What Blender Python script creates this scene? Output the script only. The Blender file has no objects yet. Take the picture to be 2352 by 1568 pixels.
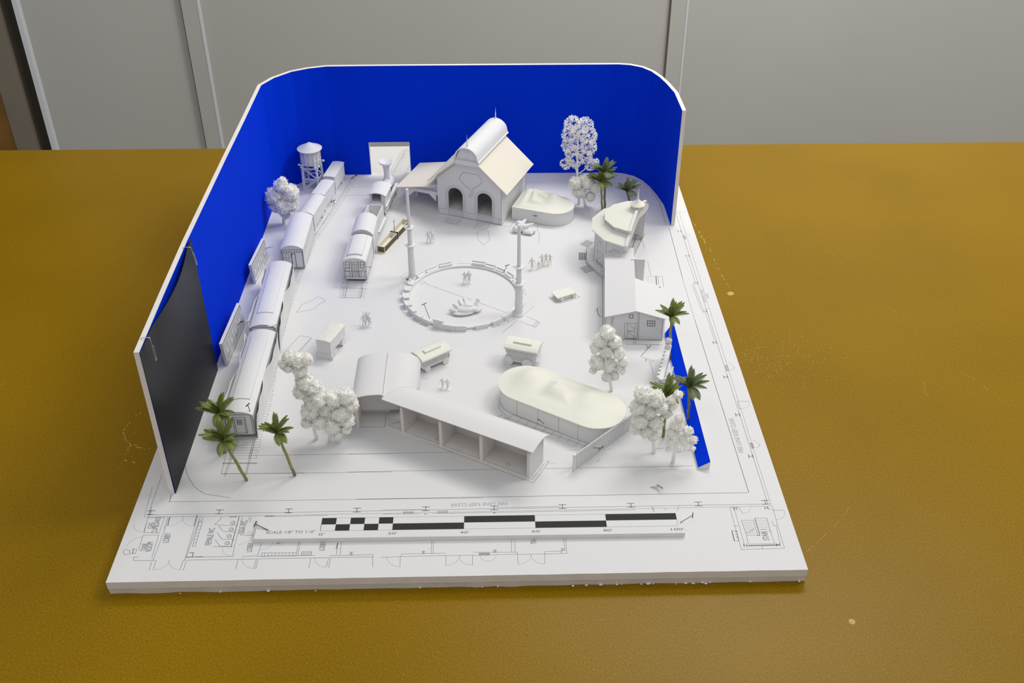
import bpy, bmesh, math, random
from mathutils import Vector, Matrix, noise
PI=math.pi; rnd=random.Random(7)
CM=0.01; BZ=76.6            # script units are centimetres; table top stands 75 cm above the floor
COL=bpy.context.scene.collection
def T(x,y,z=0): return Vector((x*CM,(y-100)*CM,(z+BZ)*CM))
# ---------------------------------------------------------------- camera
HC=68.2; F=2418.0; PT,YW=math.radians(35.2616),math.radians(1.3838)
cy_,sy_,cp_,sp_=math.cos(YW),math.sin(YW),math.cos(PT),math.sin(PT)
RX=Vector((cy_,-sy_,0)); DN=Vector((-sp_*sy_,-sp_*cy_,-cp_)); FW=Vector((cp_*sy_,cp_*cy_,-sp_))
def ray(px,py): return RX*((px-1176)/F)+DN*((py-784)/F)+FW
def at(px,py,z=0):
    d=ray(px,py); k=(z-HC)/d.z; return Vector((d.x*k,d.y*k,z))
def atY(px,py,Y):
    d=ray(px,py); k=Y/d.y; return Vector((d.x*k,Y,HC+d.z*k))
# ---------------------------------------------------------------- materials
M={}
def mat(n,c,rough=.75,spec=.3,noise_s=0,noise_a=.06,bump=0,bs=200,metal=0,trans=0):
    m=bpy.data.materials.new(n); m.use_nodes=True; nt=m.node_tree; b=nt.nodes['Principled BSDF']
    b.inputs['Roughness'].default_value=rough; b.inputs['Specular IOR Level'].default_value=spec; b.inputs['Metallic'].default_value=metal
    b.inputs['Base Color'].default_value=(*c,1)
    tc=nt.nodes.new('ShaderNodeTexCoord')
    if noise_s:
        n1=nt.nodes.new('ShaderNodeTexNoise'); n1.inputs['Scale'].default_value=noise_s; n1.inputs['Detail'].default_value=4
        nt.links.new(tc.outputs['Object'],n1.inputs['Vector'])
        r=nt.nodes.new('ShaderNodeValToRGB'); r.color_ramp.elements[0].position=.3; r.color_ramp.elements[1].position=.7
        r.color_ramp.elements[0].color=(*[max(0,v*(1-noise_a)) for v in c],1); r.color_ramp.elements[1].color=(*[min(1,v*(1+noise_a)) for v in c],1)
        nt.links.new(n1.outputs['Fac'],r.inputs['Fac']); nt.links.new(r.outputs['Color'],b.inputs['Base Color'])
    if bump:
        n2=nt.nodes.new('ShaderNodeTexNoise'); n2.inputs['Scale'].default_value=bs; n2.inputs['Detail'].default_value=3
        nt.links.new(tc.outputs['Object'],n2.inputs['Vector'])
        bp=nt.nodes.new('ShaderNodeBump'); bp.inputs['Strength'].default_value=bump; bp.inputs['Distance'].default_value=.0004
        nt.links.new(n2.outputs['Fac'],bp.inputs['Height']); nt.links.new(bp.outputs['Normal'],b.inputs['Normal'])
    M[n]=m; return m
mat('paper',(.675,.67,.668),.7,.25,8,.012)
mat('foam',(.74,.70,.67),.9,.1,60,.04,.2,400)
mat('print_white',(.71,.71,.705),.6,.35,20,.03)
mat('print_cream',(.745,.735,.645),.6,.35,20,.02)
mat('card_cream',(.735,.69,.58),.8,.2,12,.02)
mat('mesh_foam',(.95,.94,.89),.9,.1,300,.05)
mat('blue',(.0,.034,.66),.85,.04,6,.03)
mat('black_sheet',(.012,.013,.015),.36,.08,10,.15)
mat('ink',(.03,.03,.028),.7,.2)
mat('line',(.17,.17,.19),.8,.1)
mat('line_pale',(.38,.38,.41),.8,.1)
mat('stripe',(.16,.16,.17),.8,.1)
mat('hatch',(.42,.42,.44),.8,.1)
mat('brown_card',(.11,.095,.075),.8,.2,60,.15)
mat('steel',(.62,.61,.58),.3,.5,0,0,0,0,1)
mat('steel_dark',(.12,.11,.10),.4,.5,0,0,0,0,.7)
mat('palm_green',(.17,.215,.05),.55,.35,120,.35)
mat('palm_dark',(.04,.065,.012),.6,.3,150,.3)
mat('palm_grey',(.15,.19,.085),.55,.35,120,.35)
mat('palm_trunk',(.30,.27,.10),.7,.25,150,.3)
mat('palm_trunk_grey',(.20,.18,.13),.7,.25,150,.3)
mat('palm_tip',(.16,.16,.155),.5,.4,400,.6)
mat('wall_grey',(.49,.48,.44),.6,.25,2,.03)
mat('trim_pale',(.66,.67,.70),.5,.3)
mat('trim_beige',(.20,.17,.13),.6,.3,6,.1)
mat('gap_dark',(.10,.088,.065),.8,.1)
mat('seam_dark',(.10,.095,.085),.8,.1)
mat('door_wood',(.25,.13,.025),.5,.3,10,.2)
mat('floor_vinyl',(.25,.23,.2),.6,.3,6,.1)
mat('scuff',(.50,.36,.13),.8,.1)
def mdf():
    m=bpy.data.materials.new('hardboard'); m.use_nodes=True; nt=m.node_tree; b=nt.nodes['Principled BSDF']; L=nt.links.new
    tc=nt.nodes.new('ShaderNodeTexCoord')
    a=nt.nodes.new('ShaderNodeTexNoise'); a.inputs['Scale'].default_value=760; a.inputs['Detail'].default_value=4; a.inputs['Roughness'].default_value=.7
    c=nt.nodes.new('ShaderNodeTexNoise'); c.inputs['Scale'].default_value=5; c.inputs['Detail'].default_value=4
    mp=nt.nodes.new('ShaderNodeMapping'); mp.inputs['Rotation'].default_value=(0,0,.7); mp.inputs['Scale'].default_value=(1,.7,1)
    L(tc.outputs['Object'],mp.inputs['Vector']); L(mp.outputs['Vector'],a.inputs['Vector']); L(tc.outputs['Object'],c.inputs['Vector'])
    r=nt.nodes.new('ShaderNodeValToRGB'); e=r.color_ramp.elements
    e[0].position=.28; e[0].color=(.14,.077,.001,1); e[1].position=.72; e[1].color=(.38,.228,.014,1)
    k=e.new(.45); k.color=(.24,.133,.001,1); k=e.new(.56); k.color=(.26,.146,.002,1)
    L(a.outputs['Fac'],r.inputs['Fac'])
    mx=nt.nodes.new('ShaderNodeMix'); mx.data_type='RGBA'; mx.blend_type='MULTIPLY'; mx.inputs['Factor'].default_value=.5
    r2=nt.nodes.new('ShaderNodeValToRGB'); r2.color_ramp.elements[0].position=.3; r2.color_ramp.elements[0].color=(.75,.75,.75,1); r2.color_ramp.elements[1].position=.7
    L(c.outputs['Fac'],r2.inputs['Fac']); L(r.outputs['Color'],mx.inputs['A']); L(r2.outputs['Color'],mx.inputs['B']); L(mx.outputs['Result'],b.inputs['Base Color'])
    b.inputs['Roughness'].default_value=.30; b.inputs['Specular IOR Level'].default_value=.10
    bp=nt.nodes.new('ShaderNodeBump'); bp.inputs['Strength'].default_value=.35; bp.inputs['Distance'].default_value=.0002
    L(a.outputs['Fac'],bp.inputs['Height']); L(bp.outputs['Normal'],b.inputs['Normal']); M['hardboard']=m
mdf()
# ---------------------------------------------------------------- object helpers
def tag(o,label=None,cat=None,group=None,kind=None):
    if label: o['label']=label
    if cat: o['category']=cat
    if group: o['group']=group
    if kind: o['kind']=kind
    return o
class Fr:
    """a thing's place: origin on the board (cm) and turn about z (degrees)"""
    def __init__(s,x,y,z=0,rot=0):
        s.o=Vector((x,y,z)); s.a=math.radians(rot); s.R=Matrix.Rotation(s.a,3,'Z'); s.Ri=s.R.transposed()
    def loc(s,w): return s.Ri@(Vector(w)-s.o)
    def world(s,l): return s.R@Vector(l)+s.o
    def hit(s,px,py,axis,c):
        o=s.loc((0,0,HC)); d=s.Ri@ray(px,py); i='xyz'.index(axis); k=(c-o[i])/d[i]; return o+d*k
    def empty(s,name,label,cat,group=None):
        e=bpy.data.objects.new(name,None); COL.objects.link(e); e.empty_display_size=.01
        e.location=T(*s.o); e.rotation_euler=(0,0,s.a); e['label']=label; e['category']=cat
        if group: e['group']=group
        return e
class MB:
    def __init__(s): s.v=[]; s.f=[]; s.m=[]; s.mats=[]; s.cur=0
    def use(s,n):
        if n not in s.mats: s.mats.append(n)
        s.cur=s.mats.index(n); return s
    def face(s,pts):
        b=len(s.v); s.v+= [Vector(p) for p in pts]; s.f.append(tuple(range(b,b+len(pts)))); s.m.append(s.cur)
    def raw(s,vs,fs):
        b=len(s.v); s.v+=[Vector(p) for p in vs]
        for f in fs: s.f.append(tuple(b+i for i in f)); s.m.append(s.cur)
        return s
    def box(s,x0,x1,y0,y1,z0,z1,R=None,o=None):
        vs=[Vector((x,y,z)) for z in (z0,z1) for x,y in ((x0,y0),(x1,y0),(x1,y1),(x0,y1))]
        if R is not None: vs=[R@v+(Vector(o) if o else Vector()) for v in vs]
        return s.raw(vs,[(3,2,1,0),(4,5,6,7),(0,1,5,4),(1,2,6,5),(2,3,7,6),(3,0,4,7)])
    def prism(s,poly,z0,z1):
        n=len(poly); vs=[(p[0],p[1],z0) for p in poly]+[(p[0],p[1],z1) for p in poly]
        return s.raw(vs,[tuple(range(n))[::-1],tuple(range(n,2*n))]+[(i,(i+1)%n,n+(i+1)%n,n+i) for i in range(n)])
    def ext(s,prof,y0,y1,closed=True):
        """profile of (x,z) extruded along y"""
        n=len(prof); vs=[(p[0],y0,p[1]) for p in prof]+[(p[0],y1,p[1]) for p in prof]
        fs=[(i,(i+1)%n,n+(i+1)%n,n+i) for i in range(n if closed else n-1)]
        if closed: fs+=[tuple(range(n))[::-1],tuple(range(n,2*n))]
        return s.raw(vs,fs)
    def extx(s,prof,x0,x1):
        n=len(prof); vs=[(x0,p[0],p[1]) for p in prof]+[(x1,p[0],p[1]) for p in prof]
        return s.raw(vs,[(i,(i+1)%n,n+(i+1)%n,n+i) for i in range(n)]+[tuple(range(n))[::-1],tuple(range(n,2*n))])
    def cyl(s,p0,p1,r0,r1=None,n=12,caps=True):
        r1=r0 if r1 is None else r1; p0=Vector(p0);p1=Vector(p1); d=(p1-p0).normalized()
        u=d.orthogonal().normalized(); w=d.cross(u)
        vs=[p0+(u*math.cos(2*PI*i/n)+w*math.sin(2*PI*i/n))*r0 for i in range(n)]+[p1+(u*math.cos(2*PI*i/n)+w*math.sin(2*PI*i/n))*r1 for i in range(n)]
        fs=[(i,(i+1)%n,n+(i+1)%n,n+i) for i in range(n)]
        if caps: fs+=[tuple(range(n))[::-1],tuple(range(n,2*n))]
        return s.raw(vs,fs)
    def lathe(s,prof,n=24,c=(0,0),a0=0,a1=2*PI):
        full=abs(a1-a0-2*PI)<1e-6; k=n if full else n+1
        vs=[(c[0]+r*math.cos(a0+(a1-a0)*i/n),c[1]+r*math.sin(a0+(a1-a0)*i/n),z) for r,z in prof for i in range(k)]
        fs=[]
        for j in range(len(prof)-1):
            for i in range(n): fs.append((j*k+i,j*k+(i+1)%k,(j+1)*k+(i+1)%k,(j+1)*k+i))
        return s.raw(vs,fs)
    def tube(s,pts,r,n=6):
        pts=[Vector(p) for p in pts]; rr=r if isinstance(r,(list,tuple)) else [r]*len(pts); vs=[];fs=[]
        u=None
        for i,p in enumerate(pts):
            d=(pts[min(i+1,len(pts)-1)]-pts[max(i-1,0)]).normalized()
            if u is None: u=d.orthogonal().normalized()
            u=(u-d*u.dot(d)).normalized(); w=d.cross(u)
            vs+=[p+(u*math.cos(2*PI*k/n)+w*math.sin(2*PI*k/n))*rr[i] for k in range(n)]
        for i in range(len(pts)-1):
            for k in range(n): fs.append((i*n+k,i*n+(k+1)%n,(i+1)*n+(k+1)%n,(i+1)*n+k))
        fs+=[tuple(range(n))[::-1],tuple(range(len(vs)-n,len(vs)))]
        return s.raw(vs,fs)
    def ln(s,pts,w=.035,n=(0,0,1),closed=False,lift=.006):
        n=Vector(n).normalized(); pts=[Vector(p)+n*lift for p in pts]
        if closed: pts=pts+[pts[0]]
        for a,b in zip(pts,pts[1:]):
            d=b-a
            if d.length<1e-5: continue
            d.normalize(); q=n.cross(d)*(w/2); e=d*(w*.3)
            s.face([a-e-q,b+e-q,b+e+q,a-e+q])
        return s
    def sph(s,c,r,n=2,sc=(1,1,1)):
        bm=bmesh.new(); bmesh.ops.create_icosphere(bm,subdivisions=n,radius=r)
        b=len(s.v); s.v+=[Vector((v.co.x*sc[0],v.co.y*sc[1],v.co.z*sc[2]))+Vector(c) for v in bm.verts]
        for f in bm.faces: s.f.append(tuple(b+v.index for v in f.verts)); s.m.append(s.cur)
        bm.free(); return s
    def mesh(s,name):
        me=bpy.data.meshes.new(name); me.from_pydata([v*CM for v in s.v],[],s.f); me.update()
        for n in s.mats: me.materials.append(M[n])
        for p,i in zip(me.polygons,s.m): p.material_index=i
        return me
    def build(s,name,matn=None,parent=None,smooth=False,angle=None,at_=None,label=None,clean=True):
        if matn and not s.mats: s.mats=[matn]
        me=s.mesh(name)
        bm=bmesh.new(); bm.from_mesh(me)
        if clean: bmesh.ops.recalc_face_normals(bm,faces=bm.faces)
        bm.to_mesh(me); bm.free()
        if smooth:
            for p in me.polygons: p.use_smooth=True
            if angle is not None:
                try: me.set_sharp_from_angle(angle=math.radians(angle))
                except Exception: pass
        o=bpy.data.objects.new(name,me); COL.objects.link(o)
        if parent is not None: o.parent=parent
        elif at_ is not None: o.location=T(*at_)
        if label: o['label']=label
        return o
def weld(o,d=1e-5):
    bm=bmesh.new(); bm.from_mesh(o.data); bmesh.ops.remove_doubles(bm,verts=bm.verts,dist=d); bmesh.ops.recalc_face_normals(bm,faces=bm.faces); bm.to_mesh(o.data); bm.free()
def remesh(o,vox,smooth=True,sub=0):
    m=o.modifiers.new('r','REMESH'); m.mode='VOXEL'; m.voxel_size=vox*CM; m.use_smooth_shade=smooth
    if sub:
        q=o.modifiers.new('s','SMOOTH'); q.iterations=sub; q.factor=.5
    dg=bpy.context.evaluated_depsgraph_get(); dg.update()
    me=bpy.data.meshes.new_from_object(o.evaluated_get(dg)); mats=[m_ for m_ in o.data.materials]
    o.modifiers.clear(); o.data=me
    if not me.materials:
        for m_ in mats: me.materials.append(m_)
    return o
def text_into(mb,s,p0,p1,h,up=None,n=(0,0,1),lift=.008,off=0):
    """flat lettering whose baseline runs p0 -> p1 with capital height h (cm)"""
    cu=bpy.data.curves.new('t','FONT'); cu.body=s; cu.size=1; cu.offset=off
    ob=bpy.data.objects.new('t',cu); COL.objects.link(ob)
    dg=bpy.context.evaluated_depsgraph_get(); dg.update(); me=bpy.data.meshes.new_from_object(ob.evaluated_get(dg))
    xs=[v.co.x for v in me.vertices]; ys=[v.co.y for v in me.vertices]
    x0,x1,y1=min(xs),max(xs),max(ys)
    p0=Vector(p0);p1=Vector(p1);d=p1-p0;n=Vector(n).normalized()
    up=Vector(up) if up is not None else n.cross(d).normalized()
    vs=[p0+d*((v.co.x-x0)/(x1-x0))+up*(v.co.y/.70*h)+n*lift for v in me.vertices]
    mb.raw(vs,[tuple(p.vertices) for p in me.polygons])
    bpy.data.objects.remove(ob); bpy.data.curves.remove(cu); bpy.data.meshes.remove(me)
def arc(cx,cy,r,a0,a1,n=16,ry=None,z=0):
    ry=r if ry is None else ry
    return [Vector((cx+r*math.cos(math.radians(a0+(a1-a0)*i/n)),cy+ry*math.sin(math.radians(a0+(a1-a0)*i/n)),z)) for i in range(n+1)]
# ================================================================ ROOM
def struct(mb,name,m,smooth=False):
    o=mb.build(name,m,at_=(0,100,0)); o['kind']='structure'; return o
YB=260.; X=lambda x: x*1.3
w=MB(); w.box(X(-87.4),260,YB-100,YB-100+8,-76.6,150); struct(w,'wall_back','wall_grey')
w=MB(); w.box(-260,X(-96.5)-60,YB-100+1,YB-100+9,-76.6,150); struct(w,'wall_left','wall_grey')
w=MB(); w.box(-260,260,-250,YB-92,-78.6,-76.6); struct(w,'floor','floor_vinyl')
w=MB(); w.box(X(-95.2)-45,X(-95.2),YB-100+1,YB-96,-76.6,150); o=struct(w,'door_1','door_wood')
w=MB(); w.box(X(-95.2),X(-91.1),YB-102,YB-94,-76.6,150); struct(w,'trim_1','trim_beige')
w=MB(); w.box(X(-91.1),X(-88.3),YB-97,YB-93,-76.6,150); struct(w,'trim_2','gap_dark')
w=MB(); w.box(X(-88.3),X(-87.4),YB-102,YB-93,-76.6,150); struct(w,'trim_3','trim_pale')
for i,(a,b,seam,edge) in enumerate(((-57.3,-54.2,-57.3,-54.2),(35.1,38.1,35.1,38.1))):
    w=MB().use('wall_grey'); w.box(X(a),X(b),YB-101.2,YB-99.9,-76.6,150)
    w.use('seam_dark' if i==0 else 'trim_beige').box(X(a)-.35,X(a)-.02,YB-100.5,YB-99.9,-76.6,150)
    w.use('trim_pale').box(X(b)-.1,X(b)+.35,YB-101.3,YB-99.9,-76.6,150)
    struct(w,'trim_%d'%(4+i),None)
# ================================================================ TABLE
fr=Fr(4,80,-1.6-75.,-.3)
tb=fr.empty('work_table','large brown speckled hardboard work table carrying the white model','table')
w=MB().use('hardboard').box(-135,135,-72,71.3,72.2,75.0)
w.use('scuff')
def scratch(pts,wd=.12,gap=.45,jit=.15):
    pts=[fr.loc(at(px,py,-1.6)) for px,py in pts]
    for a,b in zip(pts,pts[1:]):
        L=(b-a).length; k=max(1,int(L/.35))
        for i in range(k):
            if rnd.random()<gap: continue
            p=a.lerp(b,i/k)+Vector((rnd.uniform(-jit,jit),rnd.uniform(-jit,jit),0)); q=p+(b-a).normalized()*rnd.uniform(.1,.35)
            w.ln([p,q],rnd.uniform(.3,1)*wd,lift=.003)
scratch([(325,948),(300,962),(287,985),(286,1008),(300,1022),(290,1035),(290,1055),(310,1065)],.14,.25)
scratch([(300,1000),(335,980)],.12,.3); scratch([(300,1022),(350,1032)],.14,.3); scratch([(0,885),(20,870)],.12,.2)
scratch([(1585,500),(1600,525),(1632,575),(1645,605),(1662,640),(1680,675)],.13,.6,.1)
w.prism([tuple(fr.loc(at(1678+8*math.cos(t*PI/5),674+4.5*math.sin(t*PI/5),-1.6)).xy) for t in range(10)],75.001,75.006)
scratch([(1850,1270),(1925,1200),(1955,1160)],.04,.1,.02); scratch([(2205,855),(2240,870),(2272,895)],.06,.2,.05)
scratch([(2120,875),(2125,900),(2135,915)],.06,.2,.1); scratch([(1740,1330),(1800,1390)],.04,.3,.05); scratch([(1850,530),(2060,720)],.03,.4,.05)
for i in range(280):
    px=rnd.gauss(1775,75);py=rnd.gauss(822,26)
    if px<1685+(py-800)*.34: continue
    p=fr.loc(at(px,py,-1.6)); a=rnd.uniform(0,PI); w.ln([p,p+Vector((math.cos(a),math.sin(a),0))*rnd.uniform(.04,.14)],rnd.uniform(.02,.06),lift=.003)
p=fr.loc(at(1957,1427,-1.6)); w.prism([(p.x+.28*math.cos(t*PI/4),p.y+.3*math.sin(t*PI/4)) for t in range(8)],75.001,75.006)
w.build('tabletop',None,tb)
for sx in (-125,125):
    for sy in (-62,62): MB().box(sx-4,sx+4,sy-4,sy+4,0,72.2).build('leg','door_wood',tb)
# ================================================================ BASE BOARD with its printed plan
BF=Fr(-3,105,0)
bb=BF.empty('base_board','large white foam board base with a printed floor plan, on the brown table','model base')
bx0,bx1,by0,by1=-29.96,29.94,-43.1,43.2
def edge(n,x0,x1,y,amp):
    return [(x0+(x1-x0)*i/n,y+rnd.uniform(-amp,amp)) for i in range(n+1)]
for k,(z0,z1,ins) in enumerate(((-.8,0,0),(-1.59,-.81,.10))):
    w=MB().prism(edge(40,bx0,bx1,by0+ins*.6,.02 if k==0 else .07)+[(bx1-ins*3,by1),(bx0+ins*3+.2,by1)],z0,z1)
    for v in w.v:
        if v.z<-1.5 and v.y<by0+1: v.y+=.10
    if k==1:
        for i in range(26):
            x=rnd.uniform(10,29.6) if i<18 else rnd.uniform(-28,10); s_=rnd.uniform(.06,.16); w.sph((x,by0+.1+rnd.uniform(-.12,.02),-1.57+s_*.72),s_,1,(rnd.uniform(.7,1.6),1,.7))
    if k==0:
        me=w
        w2=MB(); w2.v=w.v;w2.f=w.f;w2.m=[0]*len(w.f);w2.mats=['foam','paper']
        for i,f in enumerate(w2.f):
            if all(w2.v[j].z>-.01 for j in f): w2.m[i]=1
        w=w2
    w.build('upper_foam_layer' if k==0 else 'lower_foam_layer','foam',bb)
P=MB().use('line')
def bl(pts): return [BF.loc(at(x,y)) for x,y in pts]
class Crop:
    def __init__(s,x,y,k): s.x,s.y,s.k=x,y,k
    def __call__(s,*pts): return [(s.x+a/s.k,s.y+b/s.k) for a,b in pts]
    def l(s,*pts,w=.035,m='line',closed=False): P.use(m).ln(bl(s(*pts)),w,closed=closed)
    def arc(s,hinge,a,b,w=.025,m='line_pale'):
        h,p,q=bl(s(hinge,a,b)); p=p-h;q=q-h; pts=[]
        for i in range(13):
            t=i/12; v=p*math.cos(t*PI/2)+q*math.sin(t*PI/2); pts.append(h+v)
        P.use(m).ln(pts,w)
A=Crop(220,1120,3.459); B=Crop(880,1120,4.055); C=Crop(1400,1060,4.704); D=Crop(1600,780,3.92); E_=Crop(1480,460,4.354)
# stage rectangle and building walls
P.ln(bl([(393,1133),(389,1152),(1110,1143)]),.035); P.ln(bl([(820,1146),(1717,1131)]),.045); P.ln(bl([(1537,524),(1568,640)]),.06);P.ln(bl([(1568,640),(1596,735)]),.03); P.ln(bl([(1596,735),(1720,1131)]),.055)
P.use('line').ln(bl([(372,1090),(340,1182),(1764,1157),(1552,488)]),.035); P.ln(bl([(350,1118),(331,1187),(600,1184)]),.03); P.ln(bl([(600,1184),(1772,1162),(1560,488)]),.025)
for l in (((605,55),(583,112)),((415,238),(545,233),(505,358),(380,355),(415,238)),((585,235),(455,575)),((572,235),(540,330)),((375,378),(500,375),(445,555)),((400,285),(385,350)),((375,378),(340,490)),((340,548),(300,550),(300,578),(470,575)),
 ((810,225),(705,575)),((830,230),(718,555)),((860,232),(835,262)),((848,265),(790,465),(768,465),(820,265),(848,265)),((998,232),(990,250),(945,292),(1045,298),(1120,298)),((975,300),(1010,345),(1110,352)),((965,355),(1000,408),(1100,410)),((948,410),(985,462),(1085,468)),((930,468),(1085,468)),
 ((1165,228),(1100,470)),((1100,470),(1090,545)),((1225,230),(1150,375),(1250,378)),((1235,235),(1225,272)),((720,552),(870,548),(1090,545)),((700,575),(2200,548)),((1165,545),(1285,540)),((1290,545),(1740,535)),((1855,538),(2205,530),(2200,548)),
 ((445,585),(425,655)),((480,575),(455,650)),((695,578),(668,650)),((718,585),(695,655)),((1130,570),(1112,645)),((1275,570),(1255,640)),((1288,570),(1270,645)),((1708,562),(1692,640)),((1850,560),(1830,630)),((1865,560),(1850,635)),
 ((1315,440),(1300,490),(1285,545)),((1625,435),(1605,540)),((1610,435),(1595,515)),((1320,517),(1595,515),(1590,540),(1315,543),(1320,517)),((1640,505),(1715,505),(1710,535),(1632,535),(1640,505)),((1638,515),(1712,515)),((1636,525),(1711,525)),((1925,430),(1912,530)),((1950,430),(1942,530)),
 ((1340,228),(1640,225)),((1650,222),(1840,218)),((2200,545),(2200,628)),((415,238),(445,150))): A.l(*l)
for l in (((1140,228),(1075,468)),((720,552),(770,548),(775,515),(745,515)),((1065,232),(1120,230)),((790,548),(850,547)),((590,232),(572,300)),((805,215),(780,300)),((1345,226),(1415,225)),((1920,440),(1910,485))): A.l(*l,w=.07)
for c in ((1095,278),(1082,330),(1066,384),(1050,440)):
    for r in (1,.55): A.l(*[(c[0]+19*r*math.cos(t*PI/8)-r*6,c[1]+15*r*math.sin(t*PI/8)) for t in range(17)],w=.03)
A.l(*[(245+27*math.cos(t*PI/8),510+21*math.sin(t*PI/8)) for t in range(17)],w=.035); A.l((285,485),(325,487),(315,522),(275,520)); A.l((300,487),(292,522),w=.06)
for i in range(7): A.l((820-i*7.5,275+i*27),(846-i*7.5,275+i*27),w=.03)
for i in range(9): A.l((1345+i*28,517),(1340+i*28,541),w=.03)
for h,a,b in (((590,225),(570,300),(695,230)),((805,222),(780,300),(695,230)),((470,575),(455,650),(585,575)),((690,575),(668,650),(585,575)),((1275,560),(1255,640),(1165,555)),((1850,550),(1830,632),(1742,545)),((1150,378),(1130,450),(1245,378)),((400,278),(308,280),(370,350)),((350,465),(243,465),(380,390)),((1090,478),(1008,478),(1080,540)),((1315,430),(1410,430),(1305,490))): A.arc(h,a,b)
for l in (((165,640),(585,630)),((175,615),(575,608)),((175,615),(165,640)),((160,640),(155,735)),((585,630),(585,722)),((835,625),(832,718)),((845,600),(1250,600)),((835,628),(1250,618)),((1250,600),(1250,620),(1258,712)),((450,495),(448,612)),((468,495),(466,610)),((1195,488),(1197,598)),((1225,488),(1230,598)),((895,605),(990,605),(990,626),(895,628),(895,605)),((1505,612),(1505,708)),((1510,592),(1660,588),(1660,612),(1508,615),(1510,592)),((1680,475),(1697,588)),((1700,475),(1712,610),(1660,612)),((585,630),(835,627)),((1250,620),(1508,615)),((-20,648),(165,640)),
 ((0,205),(385,200)),((1050,185),(1650,172)),((190,222),(280,220),(278,240),(192,242),(190,222)),((512,215),(600,213),(598,235),(514,238),(512,215)),((0,245),(340,240)),((460,238),(660,236)),((620,237),(2350,205))): B.l(*l,w=.03)
B.l((900,615),(988,615),w=.11); B.l((195,232),(277,230),w=.06); B.l((516,226),(597,224),w=.06)
for h,a,b in (((160,640),(155,735),(38,640)),((585,630),(585,722),(710,630)),((835,625),(832,718),(710,630)),((1255,620),(1258,712),(1378,618)),((1505,615),(1505,708),(1378,618))): B.arc(h,a,b)
B.l(*[(978+74*math.cos(t*PI/12),628+57*math.sin(t*PI/12)) for t in range(13)],w=.025,m='line_pale')
for l in (((1300,495),(1425,948),(1890,935),(1760,485)),((1345,495),(1460,905)),((1500,905),(1845,900)),((1490,912),(1820,905)),((1800,690),(1845,890)),((1425,635),(1555,632),(1605,795),(1480,795),(1425,635)),((1570,610),(1700,608),(1745,770)),((1480,795),(1500,890),(1785,885),(1735,740)),((1350,695),(1390,695)),((1775,690),(1810,688)),((1395,490),(1440,562)),((1760,525),(1888,525)),((1320,745),(1370,743),(1395,855),(1350,858),(1320,745)),((1650,910),(1655,945)),((455,490),(475,535)),((465,487),(485,533)),((745,480),(735,530)),((600,505),(608,530)),((1300,495),(1390,492)),((1755,640),(1775,690)),((1700,490),(1750,520))): C.l(*l,w=.03)
for l in (((1570,612),(1625,795),(1595,797)),((1500,905),(1830,898)),((1322,748),(1350,855))): C.l(*l,w=.065)
for i in range(7): C.l((1432+i*7,655+i*20),(1562+i*6.5,655+i*20),w=.025,m='line_pale'); C.l((1580+i*6,632+i*20),(1708+i*6,632+i*20),w=.025,m='line_pale')
C.l((1478,770),(1520,760),(1530,735),(1545,745),(1560,715),w=.03); C.arc((1400,490),(1440,562),(1522,470)); C.arc((1760,525),(1888,525),(1800,625))
for x,y in ((1335,755),(1342,785),(1348,815)): C.l((x+20,y),(x+45,y),w=.06)
def hcol(px,py,s=.42,r=0,w_=.07):
    p=BF.loc(at(px,py)); R=Matrix.Rotation(math.radians(r),3,'Z')
    for a,b in (((-1,.55),(1,.55)),((-1,-.55),(1,-.55)),((0,-.55),(0,.55))): P.use('line').ln([p+R@Vector((a[0]*s*.75,a[1]*s,0)),p+R@Vector((b[0]*s*.75,b[1]*s,0))],w_)
for px,py in ((504,1175),(663,1173),(820,1171),(978,1168),(1135,1166),(1292,1163),(1449,1160),(1604,1157),(346,1177),(1758,1153)): hcol(px,py,.45)
for x,y in ((165,25),(262,335),(370,675),(488,1048)): q=D((x,y))[0]; hcol(q[0],q[1],.36,90)
for x,y in ((350,310),(430,555),(515,825),(605,1108)): q=E_((x,y))[0]; hcol(q[0],q[1],.36,90,.05)
for x,y in ((1358,508),(1695,500),(1468,905),(1822,895)): q=C((x,y))[0]; hcol(q[0],q[1],.25,90,.05)
for x,y in ((2030,520),): q=A((x,y))[0]; hcol(q[0],q[1],.22,0,.05)
for x,y in ((375,600),(1042,588),(1672,576),(395,250),(1036,240)): q=B((x,y))[0]; hcol(q[0],q[1],.2,0,.05)
for x,y in ((270,252),(497,950)):
    D.l((x-15,y-20),(x+5,y-20),(x+20,y+25),(x,y+27),(x-15,y-20),w=.05); D.l((x-6,y-20),(x+10,y+26),w=.05); D.arc((x+15,y),(x+72,y+10),(x+5,y-48)); D.arc((x+15,y),(x+72,y-10),(x+30,y+20))
D.l((370,553),(472,555)); D.l((365,553),(385,622),(400,622)); D.arc((372,555),(472,555),(395,620))
for l in (((305,120),(410,118)),((320,120),(250,190)),((425,570),(512,822)),((540,840),(478,842),(572,1100)),((500,855),(590,1095)),((605,1105),(705,1410)),((600,1085),(648,1085)),((395,355),(412,385),(385,350))): E_.l(*l,w=.03)
E_.arc((405,370),(460,365),(395,330)); E_.l((385,352),(405,352),(415,385),(398,388),(385,352),w=.05)
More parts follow.
